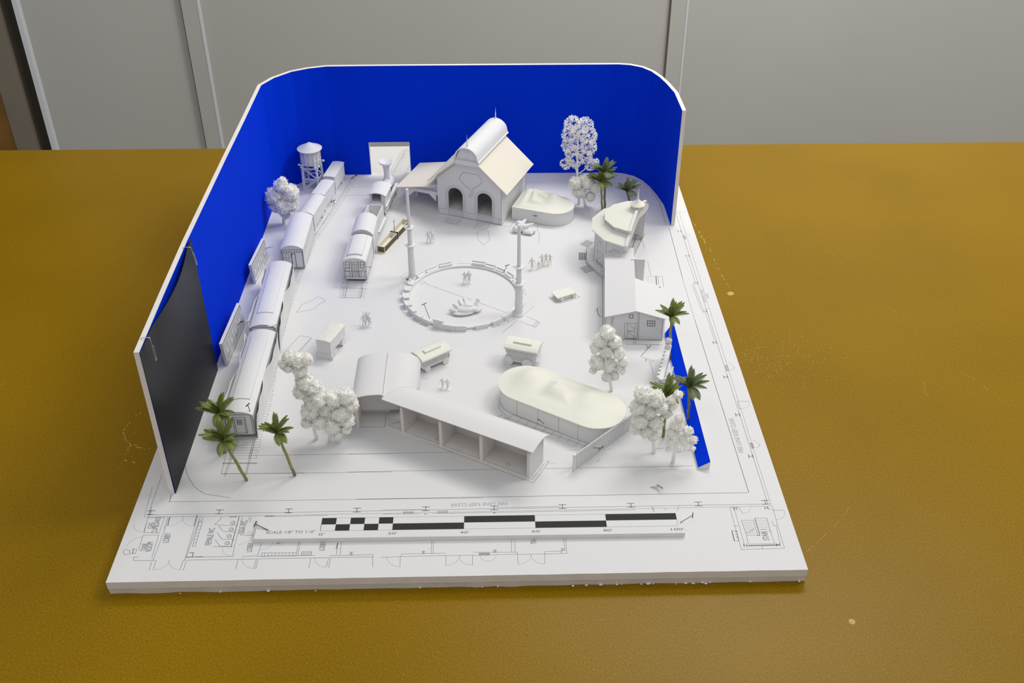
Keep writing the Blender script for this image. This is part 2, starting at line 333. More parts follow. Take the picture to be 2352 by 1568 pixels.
# lettering of the plan
P.use('line')
def tx(s,a,b,h,crop=None,m='line',off=0):
    if crop: a,b=crop(a,b)
    P.use(m); p,q=bl([a,b]); text_into(P,s,p,q,h,off=off)
tx('FIRE LANE KEEP CLEAR',(1164,1152.5),(1035,1156),.42,m='line_pale'); tx('FIRE LANE KEEP CLEAR',(425,1015),(330,705),.5,D,m='line_pale')
tx('LOBBY',(578,435),(600,358),.55,A); tx('FEMALE WC',(915,455),(950,318),.55,A); tx('DDA WC',(1178,362),(1200,258),.5,A); tx('GAS',(452,322),(465,275),.5,A); tx('CUPBOARD',(485,358),(520,230),.5,A)
tx('TANK',(398,500),(415,437),.5,A); tx('ROOM',(440,502),(458,428),.5,A); tx('LOBBY',(1240,508),(1252,436),.5,A); tx('LOBBY',(1815,500),(1830,428),.5,A); tx('STAIR 1',(1728,848),(1695,730),.55,C)
tx('SLIDING STAGE',(620,1018),(583,890),.34,E_,m='line_pale'); tx('DOOR',(652,978),(638,932),.34,E_,m='line_pale'); tx('TRA',(1428,522),(1422,478),.5,B); tx('M',(1475,447),(1480,432),.5,A)
# drawing inside the set
S3=Crop(300,740,3.92); S2=Crop(800,740,3.459); RG=Crop(900,580,6.918); TR=Crop(480,860,6.272); BN=Crop(1260,720,3.92); PV=Crop(1330,420,7.126); ST=Crop(840,240,4.9)
S3.l((1110,1197),(1300,1195),(2352,1180)); S3.l((815,1362),(1500,1358),(2352,1345)); S2.l((0,1048),(830,1030)); S2.l((0,1188),(1180,1168)); S2.l((1560,1162),(2740,1140))
S3.l((490,1265),(497,1320),(515,1385),(540,1425),(575,1480),(620,1515),(670,1545),(900,1580),w=.04); S2.l((1725,1017),(2090,1008),w=.025,m='line_pale'); S2.l((1600,1118),(1650,1120),w=.025,m='line_pale'); S2.l((2000,1085),(1970,1115),w=.03)
def track(cl,ties,half,tie_half,r=0):
    """printed railway track along a centre line of board points"""
    pts=[Vector((x,y,0))-BF.o for x,y in cl]; P.use('line')
    seg=[(b-a).length for a,b in zip(pts,pts[1:])]; tot=sum(seg)
    def pt(s):
        for a,b,l in zip(pts,pts[1:],seg):
            if s<=l: d=(b-a)/l; return a+d*s,Vector((d.y,-d.x,0))
            s-=l
        d=(pts[-1]-pts[-2]).normalized(); return pts[-1],Vector((d.y,-d.x,0))
    N=int(tot/.8)
    for o in (-half-.1,-half+.1,half-.1,half+.1): P.ln([pt(tot*i/40)[0]+pt(tot*i/40)[1]*o for i in range(41)],.025)
    for i in range(N):
        p,n=pt(i*.8); q,n2=pt(i*.8+.42); P.ln([p-n*tie_half,p+n*tie_half,q+n2*tie_half,q-n2*tie_half,p-n*tie_half],.028)
track([(-24.55,77.4),(-24.5,86),(-25.1,96),(-25.1,103),(-24.9,110),(-24.2,120),(-22.3,128.3),(-20.5,138.2)],0,.95,1.6)
track([(-16.6,105.9),(-16.4,112),(-15.9,120),(-14.7,129),(-13.1,138),(-11.5,147.5)],0,.9,1.5)
TR.l((305,930),(175,1430),(1380,1415)); TR.l((430,930),(235,1468)); TR.l((405,930),(215,1462)); TR.l((205,1270),(685,1270),(685,1282),(205,1282),(205,1270),w=.05); TR.l((660,940),(540,1440)); TR.l((640,940),(525,1440))
ST2=Crop(770,460,6.532); ST2.l((105,1462),(390,1462),w=.06); ST2.l((130,1310),(100,1462)); ST2.l((110,1240),(505,1240)); ST2.l((95,1310),(480,1325),w=.03); ST2.l((410,1310),(385,1460),w=.06); ST2.l((170,1320),(150,1460))
# ring
P.use('line').ln(arc(-.2,.85,6.75,0,360,72,6.95),.06)
RG.l((520,485),(1110,700),(1280,750)); RG.l((1390,795),(1880,975)); RG.l((1750,1275),(1985,1080)); RG.l((2095,985),(2260,850)); RG.l((2130,1000),(2352,1110)); RG.l((2025,1085),(2280,1190),(2352,1110)); RG.l((2225,1165),(2310,1085)); RG.l((2250,1178),(2335,1100))
for q in (((1058,245),(1058,175),(1237,178),(1237,245)),((690,1195),(715,1155),(795,1165),(785,1210)),((785,1210),(800,1165),(985,1190),(960,1235)),((980,1200),(1060,1190),(1035,1255),(850,1235)),((1090,1190),(1095,1250),(1285,1252),(1290,1190)),((1330,1185),(1350,1218),(1530,1195),(1515,1160)),((1535,1160),(1590,1195),(1700,1165),(1655,1105)),((1655,1105),(1710,1165),(1865,1105),(1815,1060)),((1815,1060),(1870,1100),(1945,1050),(1900,1015)),((130,865),(225,842),(280,940),(185,960)),((290,995),(365,960),(500,1075),(415,1105)),((415,1105),(500,1075),(605,1120),(535,1165)),((165,705),(260,715)),((135,380),(230,315),(300,345),(205,415)),((195,385),(270,330)),((2100,570),(2130,665),(2085,672)),((2120,795),(2080,865)),((440,490),(490,450),(530,460),(485,510)),((655,265),(700,210),(790,215),(830,250)),((1790,315),(1935,375),(1900,405))):
    RG.l(*q,closed=(len(q)==4 and q[0]!=(1058,245)),w=.03)
RG.l((285,525),(195,625),(165,705)); RG.l((190,640),(265,655))
# stray outlines on the floor
K=Crop(480,540,4.9); K.l((985,870),(1045,780),(1160,735),(1215,695),(1260,700),(1300,730),(1305,745),(1240,775),(1180,830),(1090,850),(985,870)); K.l((860,1300),(1025,1130),(1155,1155),(1000,1335)); K.l((1140,1165),(985,1330))
G6=Crop(860,500,4.612); G6.l((1095,140),(1085,155),(1098,175),(1090,205),(1098,230),(1160,292),(1200,250),(1222,228),(1210,200),(1213,175),(1205,150),(1210,140),(1150,130),(1095,140)); G6.l((1735,70),(1728,130),(1750,190),(1745,240),(1733,280)); G6.l((785,165),(870,165),w=.03,m='line_pale')
G6.l((930,0),(1350,82),(1430,100),(1500,15)); 
for i in range(5):
    G6.l((785-i*11,0+i*12),(925-i*11,10+i*15),w=.03) if i else None
    G6.l((1100-i*13,52+i*14),(1228-i*13,72+i*14),w=.03)
G6.l((785,0),(742,48),(870,72),(925,10)); G6.l((1100,50),(1047,108),(1178,128),(1228,72))
S2.l((1190,650),(1200,690),(1280,765),(1890,985)); S2.l((1310,732),(1650,865),(1900,960))
for i in range(9): x=1310+i*66;y=732+i*26; S2.l((x,y),(x-38,y+34+i*.5),w=.03)
S2.l((1185,748),(1225,738)); S2.l((1910,960),(1850,1000),w=.04); S2.l((1235,755),(1275,765),w=.05)
S2.l((30,830),(290,832),(300,735)); S2.l((300,832),(1470,1275),(1595,1105),(1570,1100)); S2.l((300,815),(1440,1222),w=.04); S2.l((310,835),(1460,1250),(1560,1120)); S2.l((310,810),(425,770))
S2.l((595,450),(635,442),w=.03); S2.l((430,690),(300,735),m='line_pale',w=.03)
Z=Crop(1340,600,7.841); Z.l((350,1215),(350,1210)); Z.l((680,1405),(1430,1420),w=.09); Z.l((760,1492),(1370,1500)); Z.l((905,1420),(905,1492)); Z.l((945,1420),(945,1492)); Z.l((1130,1500),(1155,1568)); Z.l((1215,1500),(1155,1568))
Z.l((1155,0),(1218,265)); Z.l((1130,275),(1420,268),(1448,465)); Z.l((1305,268),(1320,420),w=.1); Z.l((1345,268),(1355,420)); 
for i in range(3): Z.l((1150,320+i*32),(1350,318+i*36),w=.03,m='line_pale')
Z.l((340,255),(350,1215),w=.05); Z.l((330,815),(285,820),(250,850),(220,900),(205,880)); Z.l((245,845),(270,960),(300,990),(345,990),w=.09); Z.l((285,870),(340,875)); Z.l((300,915),(345,920))
BN.l((885,282),(895,310),(925,285)); BN.l((925,285),(830,385),(940,430),(945,415)); BN.l((912,290),(838,375)); BN.l((912,430),(945,550)); BN.l((880,410),(875,425),w=.08); BN.l((935,1213),(1030,1213)); BN.l((948,1210),(948,1260),w=.06); BN.l((1055,1045),(1085,1150)); BN.l((700,275),(1030,282))
Q=Crop(1140,240,4.9); Q.l((320,880),(530,880),w=.03,m='line_pale'); Q.l((1290,890),(1560,890),w=.03,m='line_pale'); Q.l((1500,820),(1620,860),(1740,960),(1840,1100),(1880,1250),(1905,1330),w=.05)
V=Crop(560,300,5.6); V.l((1390,730),(1610,720),w=.03); V.l((1310,835),(1640,830),w=.03); V.l((1330,575),(1640,560),w=.05); V.l((1340,610),(1460,580),w=.04); V.l((1670,530),(1910,528),w=.03,m='line_pale'); V.l((2050,760),(2350,835),w=.03); 
for q in (((20,1005),(130,925),(235,965),(150,1060)),((0,1140),(135,1145),(130,1260),(0,1255)),((10,1390),(160,1345),(270,1435),(115,1485))):
    P.use('stripe'); a,b,c,d=bl(PV(*q))
    for i in range(5):
        t=(i+.25)/5; 
        if q[0][0]==0: P.ln([a.lerp(b,t),d.lerp(c,t)],.14)
        else: P.ln([a.lerp(b,t) if q[0][0]==20 else a.lerp(d,t),d.lerp(c,t) if q[0][0]==20 else b.lerp(c,t)],.12)
PV.l((780,1020),(810,1065)); PV.l((935,870),(875,1060)) ; PV.l((965,1055),(1030,910),(1070,1070)); PV.l((830,965),(930,965),m='line_pale'); PV.l((270,520),(350,390),w=.03); PV.l((60,815),(125,815),m='line_pale',w=.03); PV.l((60,850),(125,850),m='line_pale',w=.03)
# pale pencil ticks seen through the doorway in the back wall
V.l((2045,370),(2055,290),(2100,290),w=.03,m='line_pale'); V.l((2070,360),(2080,300),w=.03,m='line_pale')
P.build('printed_plan',None,bb,clean=False)
# ================================================================ SCALE BAR
sf=Fr(-2.1,67.45,0,-.25)
w=MB().use('foam'); z1=.5
w.box(-19.05,19.05,-1.37,1.37,0,z1-.03); w.use('paper').box(-19.05,19.05,-1.37,1.37,z1-.03,z1)
x0=-13.3; U=6.37; a0,a1,a2=-.50,.30,1.10
def chk(xa,xb,ya,yb): w.box(xa,xb,ya,yb,z1+.0005,z1+.004)
w.use('ink')
for i in range(5): chk(x0+i*U/5,x0+(i+1)*U/5,*( (a1,a2) if i%2==0 else (a0,a1)))
for i in range(1,5): chk(x0+i*U,x0+(i+1)*U,*( (a1,a2) if i%2==0 else (a0,a1)))
w.use('line').ln([(x0,a0,z1),(x0+5*U,a0,z1),(x0+5*U,a2,z1),(x0,a2,z1)],.02,closed=True); w.ln([(x0-.02,a0,z1),(x0-.02,a2,z1)],.04)
for i,s in enumerate(("0'","20'","40'","60'","80'","100'")):
    ww=.5 if i==0 else (.8 if i<5 else 1.15); xx=x0+i*U-(.1 if i==0 else .35 if i<5 else .7); text_into(w,s,(xx,-1.05,z1),(xx+ww,-1.05,z1),.28)
text_into(w,"SCALE 1/8\" TO 1'-0\"",(-18.1,-.75,z1),(-13.75,-.72,z1),.32)
o=w.build('scale_bar',None,at_=(-2.1,67.45,0)); o.rotation_euler=(0,0,sf.a); tag(o,"long white foam scale bar with black and white checks reading SCALE 1/8\" TO 1'-0\"",'scale bar')
# ================================================================ BLUE BACKDROP
path=[(-29.7,72.7),(-29.85,82),(-29.95,91.5),(-29.8,110),(-29.65,121),(-29.55,132.2),(-28.3,134.7),(-26.3,136.9),(-24.3,138.0),(-21.9,138.75),(-16.95,138.8),(-11.3,138.8),(17.9,138.6),(19.4,138.3),(20.9,137.4),(22.0,135.9),(22.8,133.9),(23.4,131.6),(24.0,128.4),(24.1,122.6)]
BK=Fr(-3,110,0); bk=BK.empty('backdrop_wall','tall curved foam board wall with a bright blue inner face around the model','backdrop wall')
def offs(path,d):
    out=[]
    for i,p in enumerate(path):
        p=Vector(p); a=Vector(path[max(i-1,0)]); b=Vector(path[min(i+1,len(path)-1)])
        t1=(p-a).normalized() if i else (b-p).normalized(); t2=(b-p).normalized() if i<len(path)-1 else t1
        t=(t1+t2).normalized(); n=Vector((-t.y,t.x)); c=max(.5,t.dot(t1)); out.append(p+n*(d/c))
    return out
def strip(mb,path,d0,d1,z0,z1,wob=0):
    a=offs(path,d0);b=offs(path,d1);o=Vector((BK.o.x,BK.o.y)); n=len(path)
    zz=[z1+(rnd.uniform(-wob,wob) if wob else 0) for _ in range(n)]
    vs=[(*(p-o),z0) for p in a]+[(*(p-o),z0) for p in b]+[(*(p-o),z) for p,z in zip(a,zz)]+[(*(p-o),z) for p,z in zip(b,zz)]
    fs=[(0,n,3*n,2*n),(n-1,2*n-1,4*n-1,3*n-1)]
    for i in range(n-1): fs+=[(i,i+1,2*n+i+1,2*n+i),(n+i,n+i+1,3*n+i+1,3*n+i),(2*n+i,2*n+i+1,3*n+i+1,3*n+i),(i,i+1,n+i+1,n+i)]
    mb.raw(vs,fs)
dd=path.index((-16.95,138.8))
for nm,m_,d0,d1,zt in (('foam_core','foam',0.0,.48,16.2),('blue_face','blue',-.03,0.0,16.17)):
    w=MB(); strip(w,path[:dd+1],d0,d1,0,zt); strip(w,path[dd:dd+2],d0,d1,4.95,zt); strip(w,path[dd+1:],d0,d1,0,zt); w.build(nm,m_,bk)
w=MB(); w.box(-17.02+3,-16.95+3,28.72,29.3,0,4.95); w.box(-11.3+3,-11.22+3,28.72,29.3,0,4.95); w.box(-13.95,-8.3,28.75,29.3,4.93,5.0); w.build('doorway_lining','foam',bk)
# low blue strip at the right
lf=Fr(20.1,86,0,0); w=MB().use('foam'); w.ext([(-.5,0),(.62,0),(.62,.92),(-.5,.22)],-11.2,11)
for v in w.v:
    v.x+= (v.y+11.2)*.0
w.use('blue').raw([(-.5,-11.21,.24),(.62,-11.21,.95),(.62,12.5,.95),(-.5,11.2,.24)],[(0,1,2,3)]); 
o=w.build('low_blue_wall',None,at_=(20.1,86,0)); tag(o,'low cut strip of blue faced foam board along the right side, behind the palms','low wall')
# ================================================================ BLACK SHEET + PAPER CLIPS
w=MB(); ny,nz=24,12; y0,y1=72.66,91.9
def sheet(u,v):
    y=y0+(y1-y0)*u; z=.02+16.1*v
    bow=.02+ .55*math.sin(PI*min(1,max(0,(u-.2)/.72)))*max(0,(v-.35)/.65)**2 + .02*(1-v)
    return (-29.66+bow-.05*v,y-82,z)
vs=[];fs=[]
for k in range(2):
    for j in range(nz+1):
        for i in range(ny+1):
            p=sheet(i/ny,j/nz); vs.append((p[0]+k*.05,p[1],p[2]-(0 if j<nz else .0)))
S_=(ny+1)*(nz+1)
for k in range(2):
    for j in range(nz):
        for i in range(ny): a=k*S_+j*(ny+1)+i; fs.append((a,a+1,a+ny+2,a+ny+1))
for i in range(ny): a=nz*(ny+1)+i; fs.append((a,a+1,a+1+S_,a+S_)); fs.append((i,i+1,i+1+S_,i+S_))
for j in range(nz):
    for e in (0,ny): a=j*(ny+1)+e; fs.append((a,a+ny+1,a+ny+1+S_,a+S_))
w.use('black_sheet').raw(vs,fs)
o=w.build('black_sheet',None,at_=(0,82,0),smooth=True,angle=40,clean=True); tag(o,'stiff black sheet clipped to the front end of the blue backdrop wall','sheet')
def clip(x,y,ztop,tilt,label,rot):
    R=Matrix.Rotation(math.radians(rot),3,'X'); pts=[(-.62,0,-.15),(-.62,0,.06),(-.3,0,.14),(.12,.02,.1),(.16,.05,-.3),(.18,.38,-1.9),(.20,.60,-2.35),(.2,.95,-2.35),(.18,1.05,-2.1),(.16,.72,-1.0),(.15,.62,-.8)]
    if rot: pts=[(a,b*.55,c) for a,b,c in pts]
    w=MB().tube([R@Vector(p) for p in pts],.034,6); o=w.build('paper_clip','steel',at_=(x,y,ztop),smooth=True); tag(o,label,'paper clip','paper clips holding the black sheet')
clip(-29.4,74.6,16.25,0,'silver paper clip at the front top corner of the black sheet',-8)
clip(-29.35,90.0,16.25,0,'silver paper clip at the far top corner of the black sheet',6)
# ================================================================ WATER TOWER
def water_tower():
    f=Fr(-24.75,134.9,0,-12); e=f.empty('water_tower','white round water tower with conical roof on braced legs by the blue wall','water tower')
    for sx in (-1,1):
        for sy in (-1,1): MB().tube([(sx*1.1,sy*1.0,0),(sx*1.0,sy*.95,3.6)],.2,6).build('leg','print_white',e)
    w=MB()
    for a,b in (((-1,-1),(1,-1)),((1,-1),(1,1)),((1,1),(-1,1)),((-1,1),(-1,-1))):
        for z in (1.7,3.3): w.tube([(a[0]*1.05,a[1]*.97,z),(b[0]*1.05,b[1]*.97,z)],.11,4)
        w.tube([(a[0]*1.08,a[1]*.98,.15),(b[0]*1.04,b[1]*.97,1.75)],.10,4); w.tube([(b[0]*1.04,b[1]*.97,1.75),(a[0]*1.02,a[1]*.96,3.4)],.10,4)
    w.build('brace','print_white',e)
    w=MB()
    for x in (-1.0,1.0): w.box(x-.13,x+.13,-1.4,1.4,3.5,3.72)
    for y in (-.95,0,.95): w.box(-1.5,1.5,y-.1,y+.1,3.7,3.9)
    for x in (-1.45,1.45):
        for y in (-.95,.95): w.sph((x,y,3.8),.19,1)
    w.build('platform_beams','print_white',e)
    w=MB().lathe([(0,3.9),(1.28,3.9),(1.31,4.0),(1.31,6.0),(0,6.0)],32)
    for i in range(14):
        a=i*2*PI/14; R=Matrix.Rotation(a,3,'Z'); w.box(1.25,1.42,-.08,.08,3.95,5.95,R=R)
    w.lathe([(1.3,4.4),(1.39,4.4),(1.39,4.52),(1.3,4.52)],32); w.lathe([(1.3,5.2),(1.37,5.2),(1.37,5.3),(1.3,5.3)],32)
    tk=w.build('tank','print_white',e,True,35)
    MB().lathe([(0,5.9),(1.68,5.9),(1.72,6.0),(.9,6.4),(.12,6.85),(0,6.88)],40).build('conical_roof','print_white',tk,True,50)
water_tower()
# ================================================================ RAIL CARS
def arcpts(W,z,rise,n=10): return [(-W/2+W*i/n, z+rise*math.sin(PI*(i/n))**.85 if 0<i<n else z) for i in range(n+1)]
def arcpts(W,z,rise,n=12):
    r=(W*W/4+rise*rise)/(2*rise); out=[]
    for i in range(n+1):
        x=-W/2+W*i/n; out.append((x,z+math.sqrt(max(0,r*r-x*x))-(r-rise)))
    return out
def car(front,back,W,H,rise,label,name='railway_carriage',z0=.75,cler=None,wheels=2,wr=.33,end=None,skirts=False,lowside=True,sidelines=True,mt='print_white',group=None,roofover=.06,top_z=None):
    fx,fy=front;bx,by=back;L=math.hypot(bx-fx,by-fy);rot=-math.degrees(math.atan2(bx-fx,by-fy))
    f=Fr(fx,fy,0,rot); e=f.empty(name,label,'train carriage',group)
    w=MB().use(mt).box(-W/2,W/2,0.04,L-.04,z0,H)
    if lowside: w.box(-W/2+.25,W/2-.25,.3,L-.3,.35,z0+.02)
    w.use('line')
    if sidelines:
        for i in range(1,6): y=L*i/6; w.ln([(W/2,y,z0+.1),(W/2,y,H-.1)],.03,n=(1,0,0))
        for z in (z0+.15,H-.9,H-.25): w.ln([(W/2,.1,z),(W/2,L-.1,z)],.03,n=(1,0,0))
    n=(0,-1,0); y=.04
    if end=='printed':
        def l(*p,w_=.05): w.ln([(a*W/2,y,z0+b*(H-z0)) for a,b in p],w_,n=n)
        for k in (-.98,.98,.86,-.86): l((k,0),(k,1))
        l((-.98,.02),(.98,.02)); l((-.98,.98),(.98,.98)); l((-.45,.1),(-.45,.85),(.45,.85),(.45,.1),(-.45,.1)); l((-.33,.1),(-.33,.75),(.33,.75),(.33,.1)); l((-.16,.5),(.16,.5),(.16,.72),(-.16,.72),(-.16,.5),w_=.04)
        for i in range(8): l((-.39,.12+i*.09),(-.33,.12+i*.09)); l((.39,.12+i*.09),(.45,.12+i*.09)); l((.86,.05+i*.12),(.98,.05+i*.12))
        for i in range(3): l((-.12+i*.1,.52),(-.12+i*.1,.7)); l((-.14,.55+i*.06),(.14,.55+i*.06))
    if end=='veranda':
        def l(*p,w_=.05): w.ln([(a*W/2,y,z0+b*(H-z0)) for a,b in p],w_,n=n)
        for z in (.97,.88,.80): l((-.98,z),(.98,z))
        for i in range(9): l((-.96+i*.24,.8),(-.96+i*.24,.97))
        for k in (-.97,-.88,.88,.97): l((k,0),(k,.9),w_=.06)
        l((-.8,.3),(-.8,.75),(-.35,.75),(-.35,.3)); l((-.58,.3),(-.58,.75)); l((-.8,.52),(-.35,.52)); l((-.1,.05),(-.1,.75),(.25,.75),(.25,.05),w_=.09); l((-.97,.03),(.97,.03)); l((-.97,.25),(-.1,.25))
        for i in range(6): l((.88,.08+i*.14),(.97,.13+i*.14))
    if end=='caboose':
        def l(*p,w_=.055): w.ln([(a*W/2,y,z0+b*(H-z0)) for a,b in p],w_,n=n)
        l((-.98,0),(-.98,1)); l((.98,0),(.98,1)); l((-.98,.42),(.98,.42)); l((-.98,.12),(.98,.12)); l((-.98,.0),(.98,.0))
        for c in (-.66,.66): l((c-.16,.62),(c+.16,.62),(c+.16,.93),(c-.16,.93),(c-.16,.62),w_=.08); l((c-.16,.78),(c+.16,.78),w_=.06)
        for k in (-.32,.32): l((k,.1),(k,1),w_=.08)
        l((-.2,.65),(.2,.65),(.2,.93),(-.2,.93),(-.2,.65)); l((0,.65),(0,.93)); l((-.2,.79),(.2,.79))
        for i in range(5): l((-.22+i*.11,.15),(-.22+i*.11,.6),w_=.05)
        for k in (-.85,-.6,-.48,.5,.82): l((k,.12),(k,.42))
        l((-.9,.45),(-.5,.45),(-.5,.58),(-.9,.58),(-.9,.45)); l((.45,.5),(.9,.5))
    w.build('body',None,e)
    pf=arcpts(W+2*roofover,H,rise); pf2=[(x,z-.09) for x,z in reversed(pf)]
    w=MB().use(mt).ext(pf+pf2,-.08,L+.08); rf=w.build('roof',None,e,True,30)
    gy=[(x,z) for x,z in arcpts(W,H,rise*.9)]
    MB().ext(gy,.06,.12).build('end_panel',mt,e); MB().ext(gy,L-.12,L-.06).build('end_panel',mt,e)
    if cler:
        cw,c0,c1,ch=cler; p=arcpts(cw,H+rise*.72+ch*.6,rise*.35); w=MB().use(mt).ext([(-cw/2,H+rise*.3)]+p+[(cw/2,H+rise*.3)],c0,L-c1)
        w.use('line_pale').ln([(cw/2,c0,p[-1][1]-.02),(cw/2,L-c1,p[-1][1]-.02)],.03,n=(.6,0,1)); w.ln([(-cw/2,c0,p[0][1]-.02),(-cw/2,L-c1,p[0][1]-.02)],.05,n=(-.6,0,1)); w.build('clerestory',None,rf)
    k=0
    ys=[.6,1.4,L-1.4,L-.6] if wheels==2 else [.75,L-.75]
    for yy in ys:
        for sx in (-1,1): MB().cyl((sx*(W/2-.32),yy,wr),(sx*(W/2-.15),yy,wr),wr,n=16).build('wheel',mt,e)
    if skirts:
        for sx in (-1,1):
            nn=36; vs=[]; 
            for i in range(nn+1):
                y=-.05+(L+.1)*i/nn; t=i/nn; wv=.22*math.sin(t*9.+sx*.9)+.12*math.sin(t*21+sx)
                for z,k_ in ((.02,.25),(1.2,.4),(2.3,.7),(H-.1,1.0)): vs.append((sx*(W/2+.05+ .20*k_+.8*wv*k_),y,z+(.12*math.sin(t*14+sx) if z>2.5 else 0)))
            b=[(v[0]+sx*.06,v[1],v[2]) for v in vs]; N=len(vs); fs=[]
            for i in range(nn):
                for j in range(3): a=i*4+j; fs+= [(a,a+4,a+5,a+1),(N+a,N+a+4,N+a+5,N+a+1)]
                a=i*4+3; fs.append((a,a+4,N+a+4,N+a)); a=i*4; fs.append((a,a+4,N+a+4,N+a))
            for a in (0,1,2): fs+=[(a,a+1,N+a+1,N+a),(nn*4+a,nn*4+a+1,N+nn*4+a+1,N+nn*4+a)]
            MB().raw(vs+b,fs).build('side_sheet','print_white',e,True,50)
    return e,f,L
TG='white carriages standing along the blue wall'
car((-24.85,80.5),(-24.85,94.6),2.75,2.95,.42,'long white carriage nearest the camera with a printed end door and wavy sides','railway_carriage',cler=(1.75,2.0,1.2,.12),end='printed',skirts=True,group=TG,z0=.35)
car((-25.0,95.6),(-25.2,109.0),2.75,2.95,.42,'long white carriage with wavy sides, second in line from the front','railway_carriage',cler=(1.75,2.3,1.2,.12),end='printed',skirts=True,group=TG,z0=.4)
car((-24.35,112.6),(-24.25,121.0),2.75,2.9,.55,'white barrel roofed carriage with a printed veranda end, third in line','railway_carriage',end='veranda',group=TG,z0=.2)
car((-23.85,121.9),(-23.0,126.9),1.95,2.65,.4,'plain white round roofed wagon behind the printed veranda carriage','freight_wagon',group=TG,sidelines=False,z0=.9,wheels=1,wr=.42)
car((-23.0,127.3),(-22.1,131.3),1.75,2.8,.15,'plain white flat roofed wagon beside the water tower legs','freight_wagon',group=TG,sidelines=False,z0=.9,wheels=1,wr=.42)
car((-22.1,132.3),(-21.3,136.9),1.6,2.9,.1,'plain white flat roofed wagon at the far end by the blue wall','freight_wagon',group=TG,sidelines=False,z0=.9,wheels=1,wr=.42)
# white raised strip under the far wagons
fb=Fr(-22.3,128,0); w=MB(); q=[at(727,538),at(704,540),at(768,405),at(802,419)]
w.prism([tuple(fb.loc(p).xy) for p in q],0.0,.12); w.mats=['print_white']; q_=[fb.loc(at(*c_,.12)) for c_ in ((726,536),(801,418))]; w.use('line').ln(q_,.05); w.ln([p_-Vector((.35,0,0)) for p_ in q_],.03); o=w.build('track_bed',None,at_=(-22.3,128,0)); tag(o,'thin raised white strip under the far wagons beside the left track','track bed')
# second train
car((-16.35,109.5),(-16.05,115.2),2.7,2.95,.45,'white caboose with dark printed windows on its end, in front on the inner track','caboose',cler=(1.75,.7,.3,.28),end='caboose',z0=.35,sidelines=True)
car((-15.95,115.6),(-15.75,119.9),2.65,3.15,.75,'plain white barrel roofed carriage between the caboose and the open tender','railway_carriage',sidelines=False,z0=.4)
tf=Fr(-15.5,120.4,0,-8); e=tf.empty('locomotive_tender','open topped white box tender behind the locomotive','tender')
w=MB(); W,L,H=2.0,3.9,2.75
w.box(-W/2,W/2,0,L,.5,1.2); w.box(-W/2,-W/2+.14,0,L,1.2,H); w.box(W/2-.14,W/2,0,L,1.2,H); w.box(-W/2,W/2,0,.14,1.2,H); w.box(-W/2,W/2,L-.14,L,1.2,H); w.box(-W/2+.1,W/2-.1,L*.0+.1,L*.55,1.2,1.9); w.box(W/2,W/2+.25,-.1,L,.75,.9); w.build('body','print_white',e)
for y in (.7,1.6,2.5,3.3):
    for sx in (-1,1): MB().cyl((sx*.7,y,.3),(sx*.88,y,.3),.3,n=14).build('wheel','print_white',e)
lf_=Fr(-15.0,126.3,0,-9); e=lf_.empty('steam_locomotive','white steam locomotive with a wide funnel chimney beside the long canopy','locomotive')
w=MB(); w.box(-.95,.95,.1,2.9,1.0,2.0); w.box(-1.05,-.9,.1,2.9,1.0,3.1); w.box(.9,1.05,.1,2.9,1.0,3.1); w.box(-.95,.95,2.7,2.9,1.9,3.1); w.box(.55,.95,.1,.25,1.9,3.1); w.box(-.95,-.75,.1,.25,1.9,3.1); w.build('cab','print_white',e)
p=arcpts(2.6,3.1,.42); MB().ext(p+[(x,z-.12) for x,z in reversed(p)],-.25,3.3).build('cab_roof','print_white',e,True,30)
w=MB().cyl((0,2.8,1.85),(0,7.0,1.85),.78,n=24); w.cyl((0,7.0,1.85),(0,7.2,1.85),.6,.5,n=24); w.cyl((0,4.0,2.5),(0,4.0,3.0),.3,.25,n=14); w.sph((0,5.0,2.6),.32,2); BL=w.build('boiler','print_white',e,True,40)
p=lf_.hit(891,412,'y',5.9); MB().lathe([(0,2.4),(.42,2.4),(.40,3.1),(.36,3.6),(.42,4.1),(.5,4.6),(.92,5.0),(1.0,5.12),(.95,5.2),(.7,5.12),(.4,5.0),(0,4.95)],28,(0,5.9)).build('chimney','print_white',BL,True,50)
w=MB().use('print_white').box(-.85,.85,0,7.4,.6,1.0); w.box(.85,1.25,.2,7.2,1.25,1.4); w.box(.95,1.2,5.9,7.0,.4,1.25); w.box(-1.2,-.95,5.9,7.0,.4,1.25); w.tube([(1.05,.5,.6),(1.1,2.5,.65),(1.1,6,.9)],.07,5)
w.extx([(7.3,1.0),(8.0,.1),(7.3,.1)],-.8,.8); w.build('frame',None,e)
for y,r in ((.6,.5),(1.8,.58),(3.2,.58),(4.5,.58),(5.6,.35),(6.6,.35)):
    for sx in (-1,1):
        w=MB().use('print_white').cyl((sx*.86,y,r),(sx*1.0,y,r),r,n=18); w.use('line').ln([(sx*1.0,y+r*.8*math.cos(t),r+r*.8*math.sin(t)) for t in [k*PI/6 for k in range(13)]],.05,n=(sx,0,0)); w.build('wheel',None,e)
